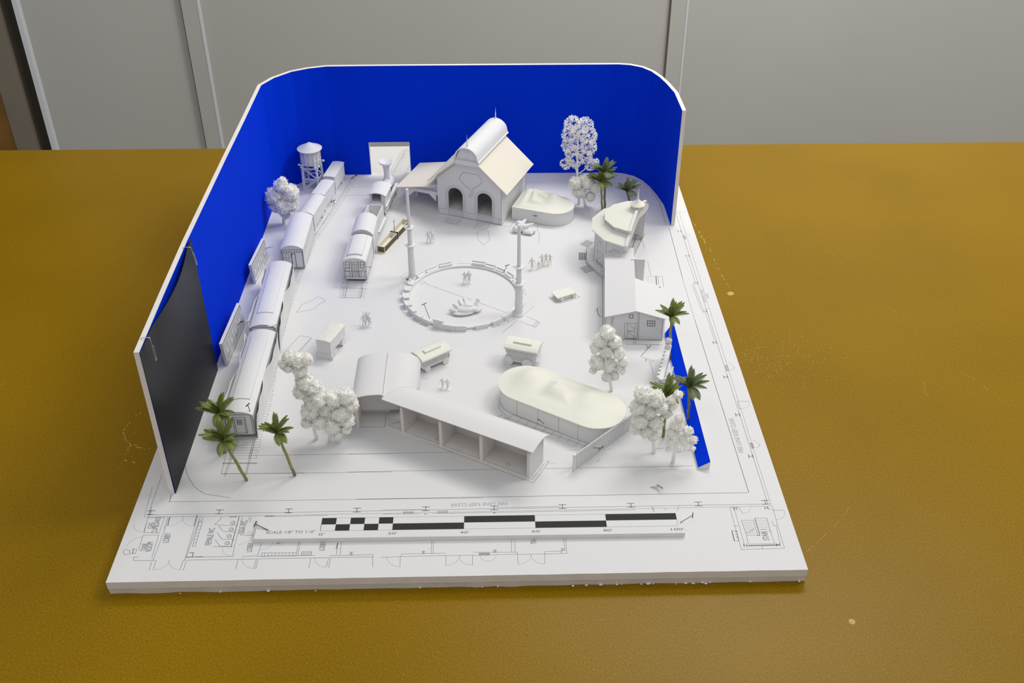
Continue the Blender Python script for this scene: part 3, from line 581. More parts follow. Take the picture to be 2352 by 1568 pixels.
# ================================================================ PRINTED FLATS by the left wall
def flat(x0,y0,x1,y1,h,label,lean=-.25):
    rot=-math.degrees(math.atan2(x1-x0,y1-y0)); L=math.hypot(x1-x0,y1-y0); f=Fr(x0,y0,0,rot); w=MB().use('print_white').raw([(a+ (lean if z else 0),y,z) for z in (0,h) for a,y in ((-.32,0),(0,0),(0,L),(-.32,L))],[(3,2,1,0),(4,5,6,7),(0,1,5,4),(1,2,6,5),(2,3,7,6),(3,0,4,7)])
    w.use('line'); X_=lambda z: lean*z/h
    def r(a,b,c,d,ww=.05): w.ln([(X_(z),y*L,z*h) if 0 else (X_(z*h),y*L,z*h) for y,z in ((a,b),(c,b),(c,d),(a,d))],ww,n=(1,0,.1),closed=True,lift=.012)
    for k in range(4): a=.06+k*.23; r(a,.25,a+.16,.7); r(a+.03,.32,a+.13,.62,.04)
    r(.02,.78,.98,.93); r(.02,.05,.98,.95,.04)
    for k in range(14): w.ln([(X_(.8*h),(.03+k*.07)*L,.8*h),(X_(.92*h),(.05+k*.07)*L,.92*h)],.04,n=(1,0,.1),lift=.012)
    o=w.build('scenery_flat',None,at_=(x0,y0,0)); o.rotation_euler=(0,0,f.a); tag(o,label,'scenery flat','printed flats leaning by the blue wall')
flat(-28.5,109.3,-28.0,115.7,2.65,'upright white flat with printed windows by the blue wall, the farther of two')
flat(-28.6,92.6,-28.2,100.6,2.9,'upright white flat with printed windows by the blue wall, the nearer of two')
# ================================================================ STATION
SF=Fr(-2.66,125.03,0,-22.9); e=SF.empty('station_building','white gabled station with arched openings and a vaulted roof lantern at the back','station building')
hw=4.62; D_=9.0; eav=5.0; sl=.86
def arch_cut(c,w_,z0,z1,n=12):
    r=w_/2; return [(c-r,z0)]+[(c-r*math.cos(PI*i/n),z1-r+r*math.sin(PI*i/n)) for i in range(n+1)]+[(c+r,z0)]
def wall_with_arches(mb,outer,holes,y0,y1):
    import mathutils
    loops=[outer]+holes; pts=[]; 
    for L in loops: pts.append([Vector((x,z,0)) for x,z in L])
    tri=mathutils.geometry.tessellate_polygon(pts); flat_=[p for L in pts for p in L]
    for y in (y0,y1): mb.raw([(p.x,y,p.y) for p in flat_],[tuple(t) for t in tri])
    for L in loops:
        n=len(L)
        for i in range(n): a,b=L[i],L[(i+1)%n]; mb.face([(a[0],y0,a[1]),(b[0],y0,b[1]),(b[0],y1,b[1]),(a[0],y1,a[1])])
holes=[arch_cut(-2.02,2.15,.95,4.25),arch_cut(2.2,2.15,.95,4.25)]
w=MB().use('paper'); wall_with_arches(w,[(-hw,0),(hw,0),(hw,eav+.75),(1.64,8.35),(-1.64,8.35),(-hw,eav+.75)],holes,0,.25)
w.use('line'); n=(0,-1,0)
for hc in (-2.02,2.2):
    for ex in (.16,.34): w.ln([(x,0,z) for x,z in [(p[0]+(p[0]-hc)/1.075*ex,p[1]+(max(0,p[1]-3.175)/1.075)*ex) for p in arch_cut(hc,2.15,.95,4.25)]],.03,n=n)
    w.use('line_pale')
    for i in range(6): w.ln([(hc-1.05,0,.08+i*.14),(hc+1.05,0,.08+i*.14)],.03,n=n)
    w.use('line')
w.ln([(-hw+.1,0,.85),(hw,0,.85)],.03,n=n); w.ln([(-hw,0,0),(hw,0,.0)],.08,n=n); w.ln([(hw-.02,0,0),(hw-.02,0,5.5)],.04,n=n)
for x in (-3.15,-.95,1.1,3.3,-4.5,4.3): w.ln([(x,0,.05),(x,0,.85)],.03,n=n)
EL=[(1064,395),(1056,405),(1056,412),(1063,420),(1068,427),(1075,430),(1081,436),(1083,444),(1076,449),(1077,452),(1082,452),(1086,446),(1087,432),(1094,430),(1105,422),(1107,413),(1101,405),(1095,400),(1086,400),(1075,397),(1064,395)]
w.ln([SF.hit(x,y,'y',0) for x,y in EL],.045,n=n)
# scalloped barge board under the left slope
pts=[]
for i in range(25):
    t=i/24; x=-hw-.3+t*3.2; z=eav+.35+(x+hw)*sl; pts.append((x,0,z+(.16 if i%2 else -.02)))
w.ln(pts,.045,n=n); w.build('front_wall',None,e)
w=MB().use('paper').box(hw-.25,hw,.25,D_,0,eav+.7); w.use('line').ln([(hw,.02,0),(hw,D_,0)],.03,n=(1,0,0)); w.build('side_wall',None,e)
w=MB().box(-hw,-hw+.25,.25,D_,0,eav+.7); w.build('side_wall','paper',e)
w=MB().use('paper'); wall_with_arches(w,[(-hw,0),(hw,0),(hw,eav+.7),(1.64,8.3),(-1.64,8.3),(-hw,eav+.7)],[],D_-.25,D_)
w.use('line')
for c in (-2.6,0,2.4):
    w.ln([(c-.7,D_-.25,.8),(c-.7,D_-.25,3.4),(c+.7,D_-.25,3.4),(c+.7,D_-.25,.8)],.05,n=n,closed=True); w.ln([(c,D_-.25,.8),(c,D_-.25,3.4)],.05,n=n); w.ln([(c-.7,D_-.25,2.1),(c+.7,D_-.25,2.1)],.05,n=n)
w.build('rear_wall',None,e)
w=MB().use('paper').box(-hw+.2,hw-.2,.2,D_-.2,.0,.9); w.use('line')
for i in range(5): w.ln([(-3.6+i*1.9,.3,.9),(-2.9+i*1.9,6.5,.9)],.035)
w.build('interior_floor',None,e)
def slab(mb,p,t,nrm):
    nrm=Vector(nrm).normalized()*t; p=[Vector(q) for q in p]; mb.raw(p+[q-nrm for q in p],[(0,1,2,3),(7,6,5,4),(0,1,5,4),(1,2,6,5),(2,3,7,6),(3,0,4,7)])
w=MB(); slab(w,[(5.7,-.7,5.0),(5.7,9.1,5.0),(1.6,9.1,8.53),(1.6,-.7,8.53)],.12,(.65,0,.76)); w.build('right_roof_panel','card_cream',e)
w=MB(); slab(w,[(-5.7,-.7,5.0),(-5.7,9.1,5.0),(-1.6,9.1,8.53),(-1.6,-.7,8.53)],.12,(-.65,0,.76)); w.build('left_roof_panel','card_cream',e)
w=MB(); a_=arcpts(3.3,9.0,1.55,18); w.ext([(-1.45,8.2)]+[(x*.9,z-.1) for x,z in a_]+[(1.45,8.2)],-.3,9.2); LB=w.build('lantern_body','print_white',e,True,30)
w=MB(); a_=arcpts(3.4,8.95,1.7,20); w.ext([(-1.85,8.8)]+a_+[(1.85,8.8),(1.7,8.75)]+[(x*.93,z-.14) for x,z in reversed(a_)]+[(-1.7,8.75)],-.75,9.6); LR=w.build('lantern_roof','print_white',LB,True,30)
w=MB().box(-1.7,1.7,-.55,-.3,8.1,8.7); w.cyl((0,-.85,9.7),(0,-.7,9.7),.22,n=14); w.build('lantern_front','print_white',LB)
for y in (-.2,9.4): MB().lathe([(.16,10.55),(.12,10.8),(.06,11.0),(.09,11.2),(.03,11.7),(0,12.3)],10,(0,y)).build('finial','print_white',LR,True)
# side canopy
w=MB(); slab(w,[(-10.7,-.35,2.95),(-10.9,7.6,2.95),(-4.8,7.6,4.25),(-4.8,-.5,4.25)],.12,(-.2,0,1)); w.build('canopy_roof','card_cream',e)
for x,y in ((-9.3,.3),(-9.5,3.6),(-9.7,6.9)): MB().box(x-.14,x+.14,y-.14,y+.14,0,3.15).build('canopy_post','print_white',e)
w=MB(); w.box(-10.2,-4.7,.2,.35,2.55,3.0)
for i in range(22): w.box(-10.1+i*.25,-10.0+i*.25,.17,.2,2.6,2.78+(-10.1+i*.25+10.7)/5.9*1.3)
for s_,c in ((1,-9.2),(-1,-5.0)):
    w.raw([(c,.22,2.6),(c+s_*1.1,.22,2.6),(c,.22,1.6),(c,.36,2.6),(c+s_*1.1,.36,2.6),(c,.36,1.6)],[(0,1,2),(3,5,4),(0,1,4,3),(1,2,5,4),(2,0,3,5)])
w.extx([(.2,3.0),(.35,3.0),(.35,3.0),(.2,3.0)],-5,-4.9); w.build('canopy_bracket','print_white',e)
# ================================================================ TENTS
def stadium(L,r,n=16,left=True):
    p=[]
    p+=[(L/2+r*math.cos(a),r*math.sin(a)) for a in [-PI/2+PI*i/n for i in range(n+1)]]
    if left: p+=[(-L/2+r*math.cos(a),r*math.sin(a)) for a in [PI/2+PI*i/n for i in range(n+1)]]
    else: p+=[(-L/2-r*.55,r),(-L/2-r*.55,-r)]
    return p
def tent(fr,L,r,h,peaks,label,left,over,seams,matw,matr):
    e=fr.empty('tent',label,'tent'); poly=stadium(L,r,16,left)
    w=MB().use(matw).prism(poly,0,h); w.use('line_pale')
    for x in seams: w.ln([(x,-r,.05),(x,-r,h-.05)],.05,n=(0,-1,0))
    w.use('line').ln([(p[0],p[1],0) for p in poly],.05,lift=.01,closed=True) ; w.build('wall',None,e,True,30)
    top=stadium(L,r+over,16,left); c=Vector((0,0)); rings=14; vs=[];n=len(top);fs=[]
    for k in range(rings+1):
        t=1-k/rings
        for p in top:
            x,y=p[0]*t if abs(p[0])>0 else 0,p[1]*t
            if left: x=max(-L/2,min(L/2,p[0]))*min(1,t*1.0)+(p[0]-max(-L/2,min(L/2,p[0])))*t
            d=1-t; z=h+.02+ .22*(1-t**3)
            for (a,b,hh,sx,sy) in peaks: z+=hh*math.exp(-((x-a)/sx)**2-((y-b)/sy)**2)*min(1,d*3.5)
            z+=.02*noise.noise(Vector((x,y,0))); vs.append((x,y,z))
    for k in range(rings):
        for i in range(n): a=k*n+i;b=k*n+(i+1)%n; fs.append((a,b,b+n,a+n))
    m=len(vs); vs+=[(p[0],p[1],h-.12) for p in top]; fs+=[(m+i,m+(i+1)%n,(i+1)%n,i) for i in range(n)]; fs.append(tuple(range(m,m+n))[::-1])
    MB().raw(vs,fs).build('roof',matr,e,True,50)
tent(Fr(7.0,83.78,0,-33.5),8.1,2.85,2.1,[(-4.0,.6,.75,1.5,1.8),(-.6,.3,.95,.95,2.4),(2.9,.8,.55,1.2,2.0)],'big white oblong tent with rounded ends beside the picket fence',True,.14,(-3.5,-1.0,1.4,3.6),'print_white','print_cream')
tent(Fr(7.0,126.0,0,-21),3.9,2.5,1.85,[(-2.6,.9,1.3,.6,1.3),(-1.1,.7,1.3,.6,1.4),(1.4,1.1,.8,.9,1.3)],'smaller white tent with two peaks and a rounded right end beside the station',False,.05,(),'print_white','print_cream')
# ================================================================ STABLE with open stalls
W0=Fr(-10.7,81.8,0,0); AF=Fr(-10.82,81.8,0,-29.6)
e=W0.empty('stable_building','angled white stable with barrel roofs and four open stalls facing the camera','stable')
def aw(x,y,z=0): return W0.loc(AF.world((x,y,z)))
def abox(mb,x0,x1,y0,y1,z0,z1):
    vs=[aw(x,y,z) for z in (z0,z1) for x,y in ((x0,y0),(x1,y0),(x1,y1),(x0,y1))]; mb.raw(vs,[(3,2,1,0),(4,5,6,7),(0,1,5,4),(1,2,6,5),(2,3,7,6),(3,0,4,7)])
def wz(x): t=x/3.35; return 3.1+1.4*math.sqrt(max(0,1-abs(t)**3)) if abs(t)<1 else 3.1
w=MB(); w.box(-2.95,-2.65,0,6.3,0,3.2); w.box(3.05,3.2,2.4,6.4,0,3.1); w.box(-2.9,3.1,6.2,6.4,0,3.1)
w.ext([(-2.65,.55)]+[(-2.65+3.85*i/10,wz(-2.65+3.85*i/10)-.12) for i in range(11)]+[(1.2,.55)],2.1,2.35); w.box(-2.75,.2,2.5,2.7,0,.6); w.build('wing_wall','foam',e)
w=MB(); abox(w,2.2,16.2,2.75,2.95,0,3.4); w.build('rear_wall','foam',e)
for x in (2.1,6.55,11.1): 
    w=MB(); abox(w,x-.17,x+.17,.1,2.8,0,3.3); abox(w,x-.17,x+.17,.1,1.5,3.2,3.98); abox(w,x-.17,x+.17,1.5,2.3,3.2,3.75); w.build('stall_partition','foam',e)
w=MB().use('paper'); abox(w,16.05,16.35,.1,2.95,0,3.3); abox(w,16.05,16.35,.1,1.5,3.2,3.98); abox(w,16.05,16.35,1.5,2.3,3.2,3.75); w.build('end_wall',None,e)
w=MB(); 
# wing barrel roof, cut back on the slant where the stalls begin
def wz(x): 
    t=(x+.0)/3.35; return 3.1+1.4*math.sqrt(max(0,1-abs(t)**3)) if abs(t)<1 else 3.1
def armz(x,y):
    q=AF.loc(W0.world((x,y,0))); t=(q.y+.55)/4.0; t=min(1,max(0,t)); return 4.1+.22*math.sin(min(1,t/.42)*PI/2)-(0 if t<.42 else 1.2*((t-.42)/.58)**2)
vs=[];nx=26
for dz in (0,.08):
    for i in range(nx+1):
        x=-3.15+6.5*i/nx; yf=-.4+(max(0,x)*.80)
        z0_=wz(x) if x<=0 else min(wz(x)+.1,armz(x,yf)+.03)
        vs+=[(x,yf,z0_-dz),(x,yf+1.3,wz(x)-dz),(x,6.6,wz(x)-dz)]
fs=[];K_=3*(nx+1)
for i in range(nx):
    a=i*3
    for q_ in (0,1): fs+=[(a+q_,a+q_+3,a+q_+4,a+q_+1),(K_+a+q_,K_+a+q_+3,K_+a+q_+4,K_+a+q_+1)]
    for q_ in (0,2): fs.append((a+q_,a+q_+3,K_+a+q_+3,K_+a+q_))
for a in (0,nx*3): fs+=[(a,a+1,K_+a+1,K_+a),(a+1,a+2,K_+a+2,K_+a+1)]
w=MB().use('paper').raw(vs,fs); w.use('line').ln([(0,-.35,wz(0)),(0,6.5,wz(0))],.035,lift=.012); w.build('wing_roof',None,e,True,30)
# arm roof: highest just behind the cut front edge, falling to the back
prof=[]
for i in range(13):
    t=i/12; y=-.55+4.0*t; prof.append((y,4.1+.22*math.sin(min(1,t/.42)*PI/2) - (0 if t<.42 else 1.2*((t-.42)/.58)**2)))
vs=[];fs=[]
for xa,sgn in ((0,0),(1,1)):
    for (y,z) in prof:
        x=(-.57*y+.02 if xa==0 else 17.0); vs.append(aw(x,y,z))
n_=len(prof); vs+=[v-Vector((0,0,.07)) for v in vs]
for i in range(n_-1): fs+=[(i,i+1,n_+i+1,n_+i),(2*n_+i,2*n_+i+1,3*n_+i+1,3*n_+i),(n_+i,n_+i+1,3*n_+i+1,3*n_+i),(i,i+1,2*n_+i+1,2*n_+i)]
fs+=[(0,n_,3*n_,2*n_),(n_-1,2*n_-1,4*n_-1,3*n_-1)]
MB().raw(vs,fs).build('stall_roof','paper',e,True,30)
w=MB().use('foam'); abox(w,0,16.3,.0,2.9,.0,.05); w.use('line')
for x in (5.7,13.6): w.ln([aw(x+.2*math.cos(t*PI/6),.9+.2*math.sin(t*PI/6),.05) for t in range(13)],.03)
w.ln([aw(.2,.35,.05),aw(16,.35,.05)],.03); w.ln([aw(.2,.6,.05),aw(2,2.6,.05)],.04)
w.build('stall_floor',None,e)
# ================================================================ FENCE
p0=Vector((7.75,74.95)); p1=Vector((14.6,81.6)); rot=math.degrees(math.atan2(p1.y-p0.y,p1.x-p0.x)); FF=Fr(p0.x,p0.y,0,rot); L=(p1-p0).length
e=FF.empty('picket_fence','white picket fence with rounded tops running from the front to the white trees','fence')
w=MB(); w.box(0,L,.02,.10,.45,.62); w.box(0,L,.02,.10,1.3,1.47); w.box(0,L,.02,.1,0.02,.14); w.build('rail','print_white',e)
N=34; proto=None
for i in range(N):
    if proto is None:
        w=MB(); w.box(0,.19,-.06,.04,0,1.85); w.sph((.095,-.01,1.9),.12,2); o=w.build('picket','print_white',e,True,40); proto=o
    else: o=proto.copy(); COL.objects.link(o); o.parent=e
    o.location=((i*L/N)*CM,0,0)
MB().box(-.12,.1,-.1,.12,0,2.0).build('post','print_white',e)
# ================================================================ PAVILION (half of a twelve sided building)
PF=Fr(18.1,114.2,0,0); e=PF.empty('carousel_pavilion','white half round many sided pavilion with stepped roof and spired cupola','pavilion')
ang=[math.radians(69.6+30*i) for i in range(7)]
def ringp(r,z): return [Vector((r*math.cos(a),r*math.sin(a),z)) for a in ang]
def halfloft(mb,levels,cap=True):
    n=7; vs=[p for r,z in levels for p in ringp(r,z)]; fs=[]
    for j in range(len(levels)-1):
        for i in range(n-1): a=j*n+i; fs.append((a,a+1,a+n+1,a+n))
    mb.raw(vs,fs)
    if cap:
        pr=[vs[j*n] for j in range(len(levels))]+[vs[j*n+n-1] for j in reversed(range(len(levels)))]
        mb.face(pr)
w=MB().use('paper'); halfloft(w,[(5.15,0),(5.15,4.75),(4.97,4.75),(4.97,0)],cap=False)
w.use('line')
for i in range(6):
    a,b=ringp(5.15,0)[i],ringp(5.15,0)[i+1]; n=Vector(((a+b).x,(a+b).y,0)).normalized(); d=(b-a)
    w.ln([a+Vector((0,0,.05)),a+Vector((0,0,4.6))],.04,n=n)
    pts=[]
    for t in range(13):
        s_=t/12; pts.append(a+d*(.5-.26*math.cos(PI*s_))+Vector((0,0,2.9+.8*math.sin(PI*s_))))
    full=[a+d*.24+Vector((0,0,.7))]+pts+[a+d*.76+Vector((0,0,.7))]
    w.ln(full,.04,n=n,closed=True); w.ln([a+d*.24+Vector((0,0,2.2)),a+d*.76+Vector((0,0,2.2))],.04,n=n); w.ln([a+d*.24+Vector((0,0,.7)),a+d*.76+Vector((0,0,2.2))],.03,n=n); w.ln([a+d*.76+Vector((0,0,.7)),a+d*.24+Vector((0,0,2.2))],.03,n=n)
    w.use('hatch'); w.ln([a+d*.2+Vector((0,0,.5)),a+d*.8+Vector((0,0,.5))],.3,n=n); w.use('line')
    w.ln([a+d*.5+Vector((0,0,2.2)),a+d*.5+Vector((0,0,3.6))],.03,n=n)
w.build('wall',None,e)
w=MB().use('paper'); halfloft(w,[(6.15,0),(6.15,.3),(5.1,.3)]); w.use('line').ln([p for p in ringp(6.15,.3)],.04); w.ln([p for p in ringp(6.17,.0)],.06,lift=.015)
for i in range(7): w.ln([ringp(5.15,.3)[i],ringp(6.15,.3)[i]],.03)
w.build('porch_step',None,e)
w=MB(); halfloft(w,[(5.0,4.65),(5.62,4.65),(5.62,4.8),(3.95,5.5),(3.8,5.4)]); w.build('lower_roof','print_cream',e)
w=MB(); halfloft(w,[(3.85,5.4),(3.85,6.0)]); w.build('clerestory','print_white',e)
w=MB(); halfloft(w,[(3.8,5.95),(4.05,5.95),(4.05,6.05),(.7,7.15),(.1,7.3)]); w.build('upper_roof','print_cream',e)
u=Vector((math.cos(ang[0]),math.sin(ang[0]),0)); nr=Vector((u.y,-u.x,0))
pr=[(-5.8,4.35),(-5.75,5.0),(-4.2,5.75),(-4.2,6.2),(-.9,7.4),(.9,7.4),(4.2,6.2),(4.2,5.75),(5.6,5.0),(5.6,4.35),(4.0,4.55),(0,5.7),(-4.0,4.6)]
vs=[u*a+Vector((0,0,z)) for a,z in pr]; vs+= [v+nr*.3 for v in vs]; n_=len(pr)
w=MB().use('print_white').raw(vs,[tuple(range(n_)),tuple(range(n_,2*n_))[::-1]]+[(i,(i+1)%n_,n_+(i+1)%n_,n_+i) for i in range(n_)]); w.build('cut_wall',None,e)
w=MB().lathe([(0,7.0),(.68,7.0),(.68,7.65),(0,7.65)],12); 
for i in range(12):
    R=Matrix.Rotation(i*PI/6,3,'Z'); w.box(.66,.74,-.05,.05,7.05,7.62,R=R)
CU=w.build('cupola','print_white',e)
MB().lathe([(0,7.6),(.92,7.6),(.92,7.7),(.45,8.05),(.15,8.35),(.1,8.5)],12).build('cupola_roof','print_cream',CU)
MB().lathe([(.11,8.4),(.14,8.6),(.07,8.75),(.10,8.95),(.05,9.1),(.07,9.3),(.02,9.5),(.04,9.65),(0,9.9)],10).build('finial','print_cream',CU,True)
# ================================================================ BARN
RF=Fr(12.9,96.9,0,-5.5); e=RF.empty('barn','white barn with a long gable roof and printed door and windows, under the right palms','barn')
W=6.35;H=3.0;rg=3.85;L1=13.6;L2=6.6
w=MB().use('paper'); wall_with_arches(w,[(0,0),(W,0),(W,H),(W/2,rg),(0,H)],[],0,.15); w.use('line'); n=(0,-1,0)
def bw(*px,wd=.035,closed=False): w.ln([RF.hit(x,y,'y',0) for x,y in Z(*px)],wd,n=n,closed=closed)
bw((1012,910),(990,1400)); bw((988,920),(970,1400),wd=.03); bw((740,1110),(980,1118),(955,1390),(745,1385),closed=True); bw((795,1118),(785,1380)); bw((935,1118),(910,1385)); bw((795,1250),(910,1245)); bw((795,1120),(920,1215)); bw((800,1265),(910,1360)); bw((795,1265),(910,1262))
bw((750,1390),(945,1392),wd=.12); bw((830,960),(895,962),(893,1022),(830,1020),closed=True,wd=.08); bw((1150,1068),(1290,1072),(1283,1168),(1152,1163),closed=True,wd=.08); bw((1152,1115),(1285,1120),wd=.07); bw((1198,1070),(1198,1165),wd=.07); bw((1243,1070),(1240,1167),wd=.07)
bw((530,1010),(520,1140)); bw((510,1005),(500,1130)); bw((1430,1040),(1405,1415)); bw((1465,1040),(1440,1400)); bw((550,1010),(545,1035),wd=.05); bw((1340,1010),(1335,1040),wd=.05)
w.build('front_wall',None,e)
w=MB().use('paper').box(0,.15,.15,L1,0,H); w.box(W-.15,W,.15,L2,0,H); w.box(.15,W-.15,L2-.15,L2,0,H); w.box(W/2-.1,W/2+.05,L2,L1,0,rg-.1); w.build('side_wall',None,e)
w=MB(); slab(w,[(-.25,-.25,H-.02),(W/2,-.25,rg+.08),(W/2,L1+.1,rg+.08),(-.25,L1+.1,H-.02)],.07,(-.25,0,1)); w.build('left_roof','paper',e)
w=MB(); slab(w,[(W/2,-.25,rg+.08),(W+.25,-.25,H-.02),(W+.25,L2-.6,H-.02),(W/2,L2+.1,rg+.08)],.07,(.25,0,1)); w.build('right_roof','paper',e)
w=MB().use('paper').box(W/2-.3,W/2+1.3,10.8,11.0,0,4.0); w.use('line').ln([(W/2,10.8,.03),(W/2+1.3,10.8,.03)],.06,n=n); w.build('end_panel',None,e)
# ================================================================ ENTRANCE GATE
GF=Fr(17.9,88.3,0,-17); e=GF.empty('entrance_gate','white decorated entrance gate piece with a ball on top, beside the low blue wall','gate')
w=MB(); w.raw([(-.15,-1.2,1.5),(.35,-1.2,1.5),(.35,4.6,1.9),(-.15,4.6,1.9),(-.15,-1.2,1.3),(.35,-1.2,1.3),(.35,4.6,1.7),(-.15,4.6,1.7)],[(0,1,2,3),(7,6,5,4),(0,1,5,4),(1,2,6,5),(2,3,7,6),(3,0,4,7)])
for i in range(9): y=-1.1+i*.64; w.box(-.35,-.1,y,y+.3,1.0+i*.03,1.62+i*.04)
w.build('parapet','print_white',e)
w=MB().use('print_white').box(-.35,-.1,-1.2,-.2,0,1.4); w.box(.05,.3,.1,4.5,0,1.6); w.box(-.3,.3,3.9,4.6,0,2.3); w.build('pier',None,e)
MB().sph((0,4.4,2.62),.36,3).build('ball_finial','print_white',e,True)
w=MB().use('print_white').box(.9,1.0,-2.4,2.4,0,.75); w.box(.3,.9,-1.0,-.85,0,1.5); w.use('ink')
for z in (.4,.6,.8): w.ln([(.3,-1.02,z),(.8,-1.02,z+.1)],.06,n=(0,-1,0))
w.build('side_board',None,e)
# ================================================================ MASTS
def mast(x,y,label,zs,top,lean,r0):
    f=Fr(x,y,0); e=f.empty('mast',label,'mast','tapered masts beside the ring')
    z1,z2=zs; lx=lambda z: lean*z/top
    prof=[(0,r0),(z1,r0*.82),(z1,r0*.66),(z2,r0*.56),(z2,r0*.46),(top,r0*.38)]
    w=MB().tube([(lx(z),0,z+i*.001) for i,(z,r) in enumerate(prof)],[r for z,r in prof],16); pl=w.build('pole','print_white',e,True,40)
    for z,r in ((z1,r0*1.45),(z2,r0*1.35)):
        w=MB(); n=16; w.lathe([(r*.3,z-.12),(r,z-.04),(r*1.02,z+.04),(r*.4,z+.06)],n,(lx(z),0)); w.box(lx(z)-r*1.1,lx(z)+r*1.1,-.12,.12,z-.03,z+.06,); w.build('platform','print_white',pl,True,40)
    MB().lathe([(r0*1.4,0),(r0*1.45,.12),(r0*1.05,.35),(r0,.5)],20).build('base_collar','print_white',e,True,40)
mast(-9.55,110.2,'tall white mast at the left of the ring by the brown trough',(4.7,7.1),12.1,0,.44)
mast(3.25,101.9,'tall white mast standing on the right edge of the ring',(4.3,6.5),11.8,0,.48)
# ================================================================ RING
RR=Fr(-3.2,105.85,0); e=RR.empty('circus_ring','low white round ring curb with benches around its rim','ring')
w=MB(); prof=[(6.75,0),(6.75,.28),(6.42,.28),(6.42,0)]; w.lathe([(r,z) for r,z in prof]+[prof[0]],80)
for v in w.v: v.y*=1.03
w.build('curb','print_white',e,True,40)
for i,(a,wd,dp,h) in enumerate(((255,1.9,.6,.55),(246,1.2,.5,.95),(268,1.3,.55,.5),(288,1.5,.4,.35),(232,1.2,.5,.45),(221,1.1,.6,.5),(210,1.1,.6,.6),(197,1.1,.8,.55),(184,1.1,.8,.6),(170,1.0,.8,.55),(158,1.1,.8,.5),(140,1.2,.6,.35),(126,1.6,.5,.35),(110,1.6,.4,.55),(75,1.7,.45,.6),(62,1.3,.5,.45),(50,1.2,.45,.4),(36,1.2,.5,.45),(22,1.2,.5,.45),(8,1.2,.5,.5),(350,1.2,.5,.5),(305,1.4,.5,.4),(318,1.3,.6,.45))):
    ar=math.radians(a); R=Matrix.Rotation(ar+PI/2,3,'Z'); o_=(6.85*math.cos(ar),7.0*math.sin(ar),0)
    w=MB(); w.box(-wd/2,wd/2,-dp/2,dp/2,0,h,R=R,o=o_); w.box(-wd/2,wd/2,-dp/2,-dp/2+.12,h,h+.18,R=R,o=o_); w.build('bench','print_white',e)
# ================================================================ LUMPY ANIMAL SCULPTURES
def blobs(name,fr,items,label,cat,vox=.06,sm=3,m='print_white',group=None,parent=None,pname=None):
    w=MB().use(m)
    for it in items:
        if it[0]=='s': w.sph(it[1],it[2],2,it[3] if len(it)>3 else (1,1,1))
        else:
            _,a,b,r0,r1=it; w.cyl(a,b,r0,r1,n=10); w.sph(a,r0,1); w.sph(b,r1,1)
    o=w.build(pname or name,None,parent,at_=tuple(fr.o) if parent is None else None,clean=False)
    if parent is None: o.rotation_euler=(0,0,fr.a)
    remesh(o,vox,True,sm)
    if parent is None: tag(o,label,cat,group)
    return o
c=at(1070,718); f=Fr(c.x,c.y,0,8)
it=[('s',(0,0,.45),.8,(1.5,.85,.6)),('s',(.9,-.1,.45),.45,(1.2,1,.8)),('c',(1.1,.2,.6),(1.5,.6,1.15),.3,.2),('s',(1.55,.65,1.2),.26),('c',(-.9,.3,.7),(-1.3,.7,.8),.26,.2),('c',(-.4,.6,.8),(-.6,1.1,1.0),.3,.22),('c',(.1,.7,.8),(0,1.2,1.15),.3,.24),('c',(-1.1,-.2,.4),(-1.8,.2,.5),.25,.16),('s',(-.3,-.3,.25),.7,(1.9,.8,.35)),('c',(1.3,-.3,.3),(1.9,.1,.35),.2,.12),('c',(1.5,.7,1.3),(1.7,.75,1.5),.08,.05),('s',(.3,.2,.8),.5,(1.3,.8,.7))]
blobs('animal_sculpture',f,it,'lumpy white animal sculpture lying inside the round ring','sculpture',.05,2)
c=at(1198,534); f=Fr(c.x,c.y,0,0)
it=[('s',(0,.3,.6),.75,(1.25,.9,.75)),('c',(-.2,.3,.9),(.55,1.0,1.35),.42,.16),('c',(.3,0,.85),(1.5,.35,1.1),.36,.14),('s',(-.7,.1,.5),.5),('s',(1.0,-.4,.4),.5,(1.3,.8,.7)),('s',(1.5,-.2,.35),.38),('c',(.5,-.5,.35),(1.3,-.8,.3),.3,.2),('s',(-.3,.5,1.0),.5),('c',(-.5,0,.4),(-.5,-.1,.1),.25,.2),('c',(.3,-.3,.4),(.3,-.4,.1),.25,.2)]
blobs('animal_sculpture',f,it,'lumpy white animal sculpture with two raised prongs behind the right mast','sculpture',.05,2)
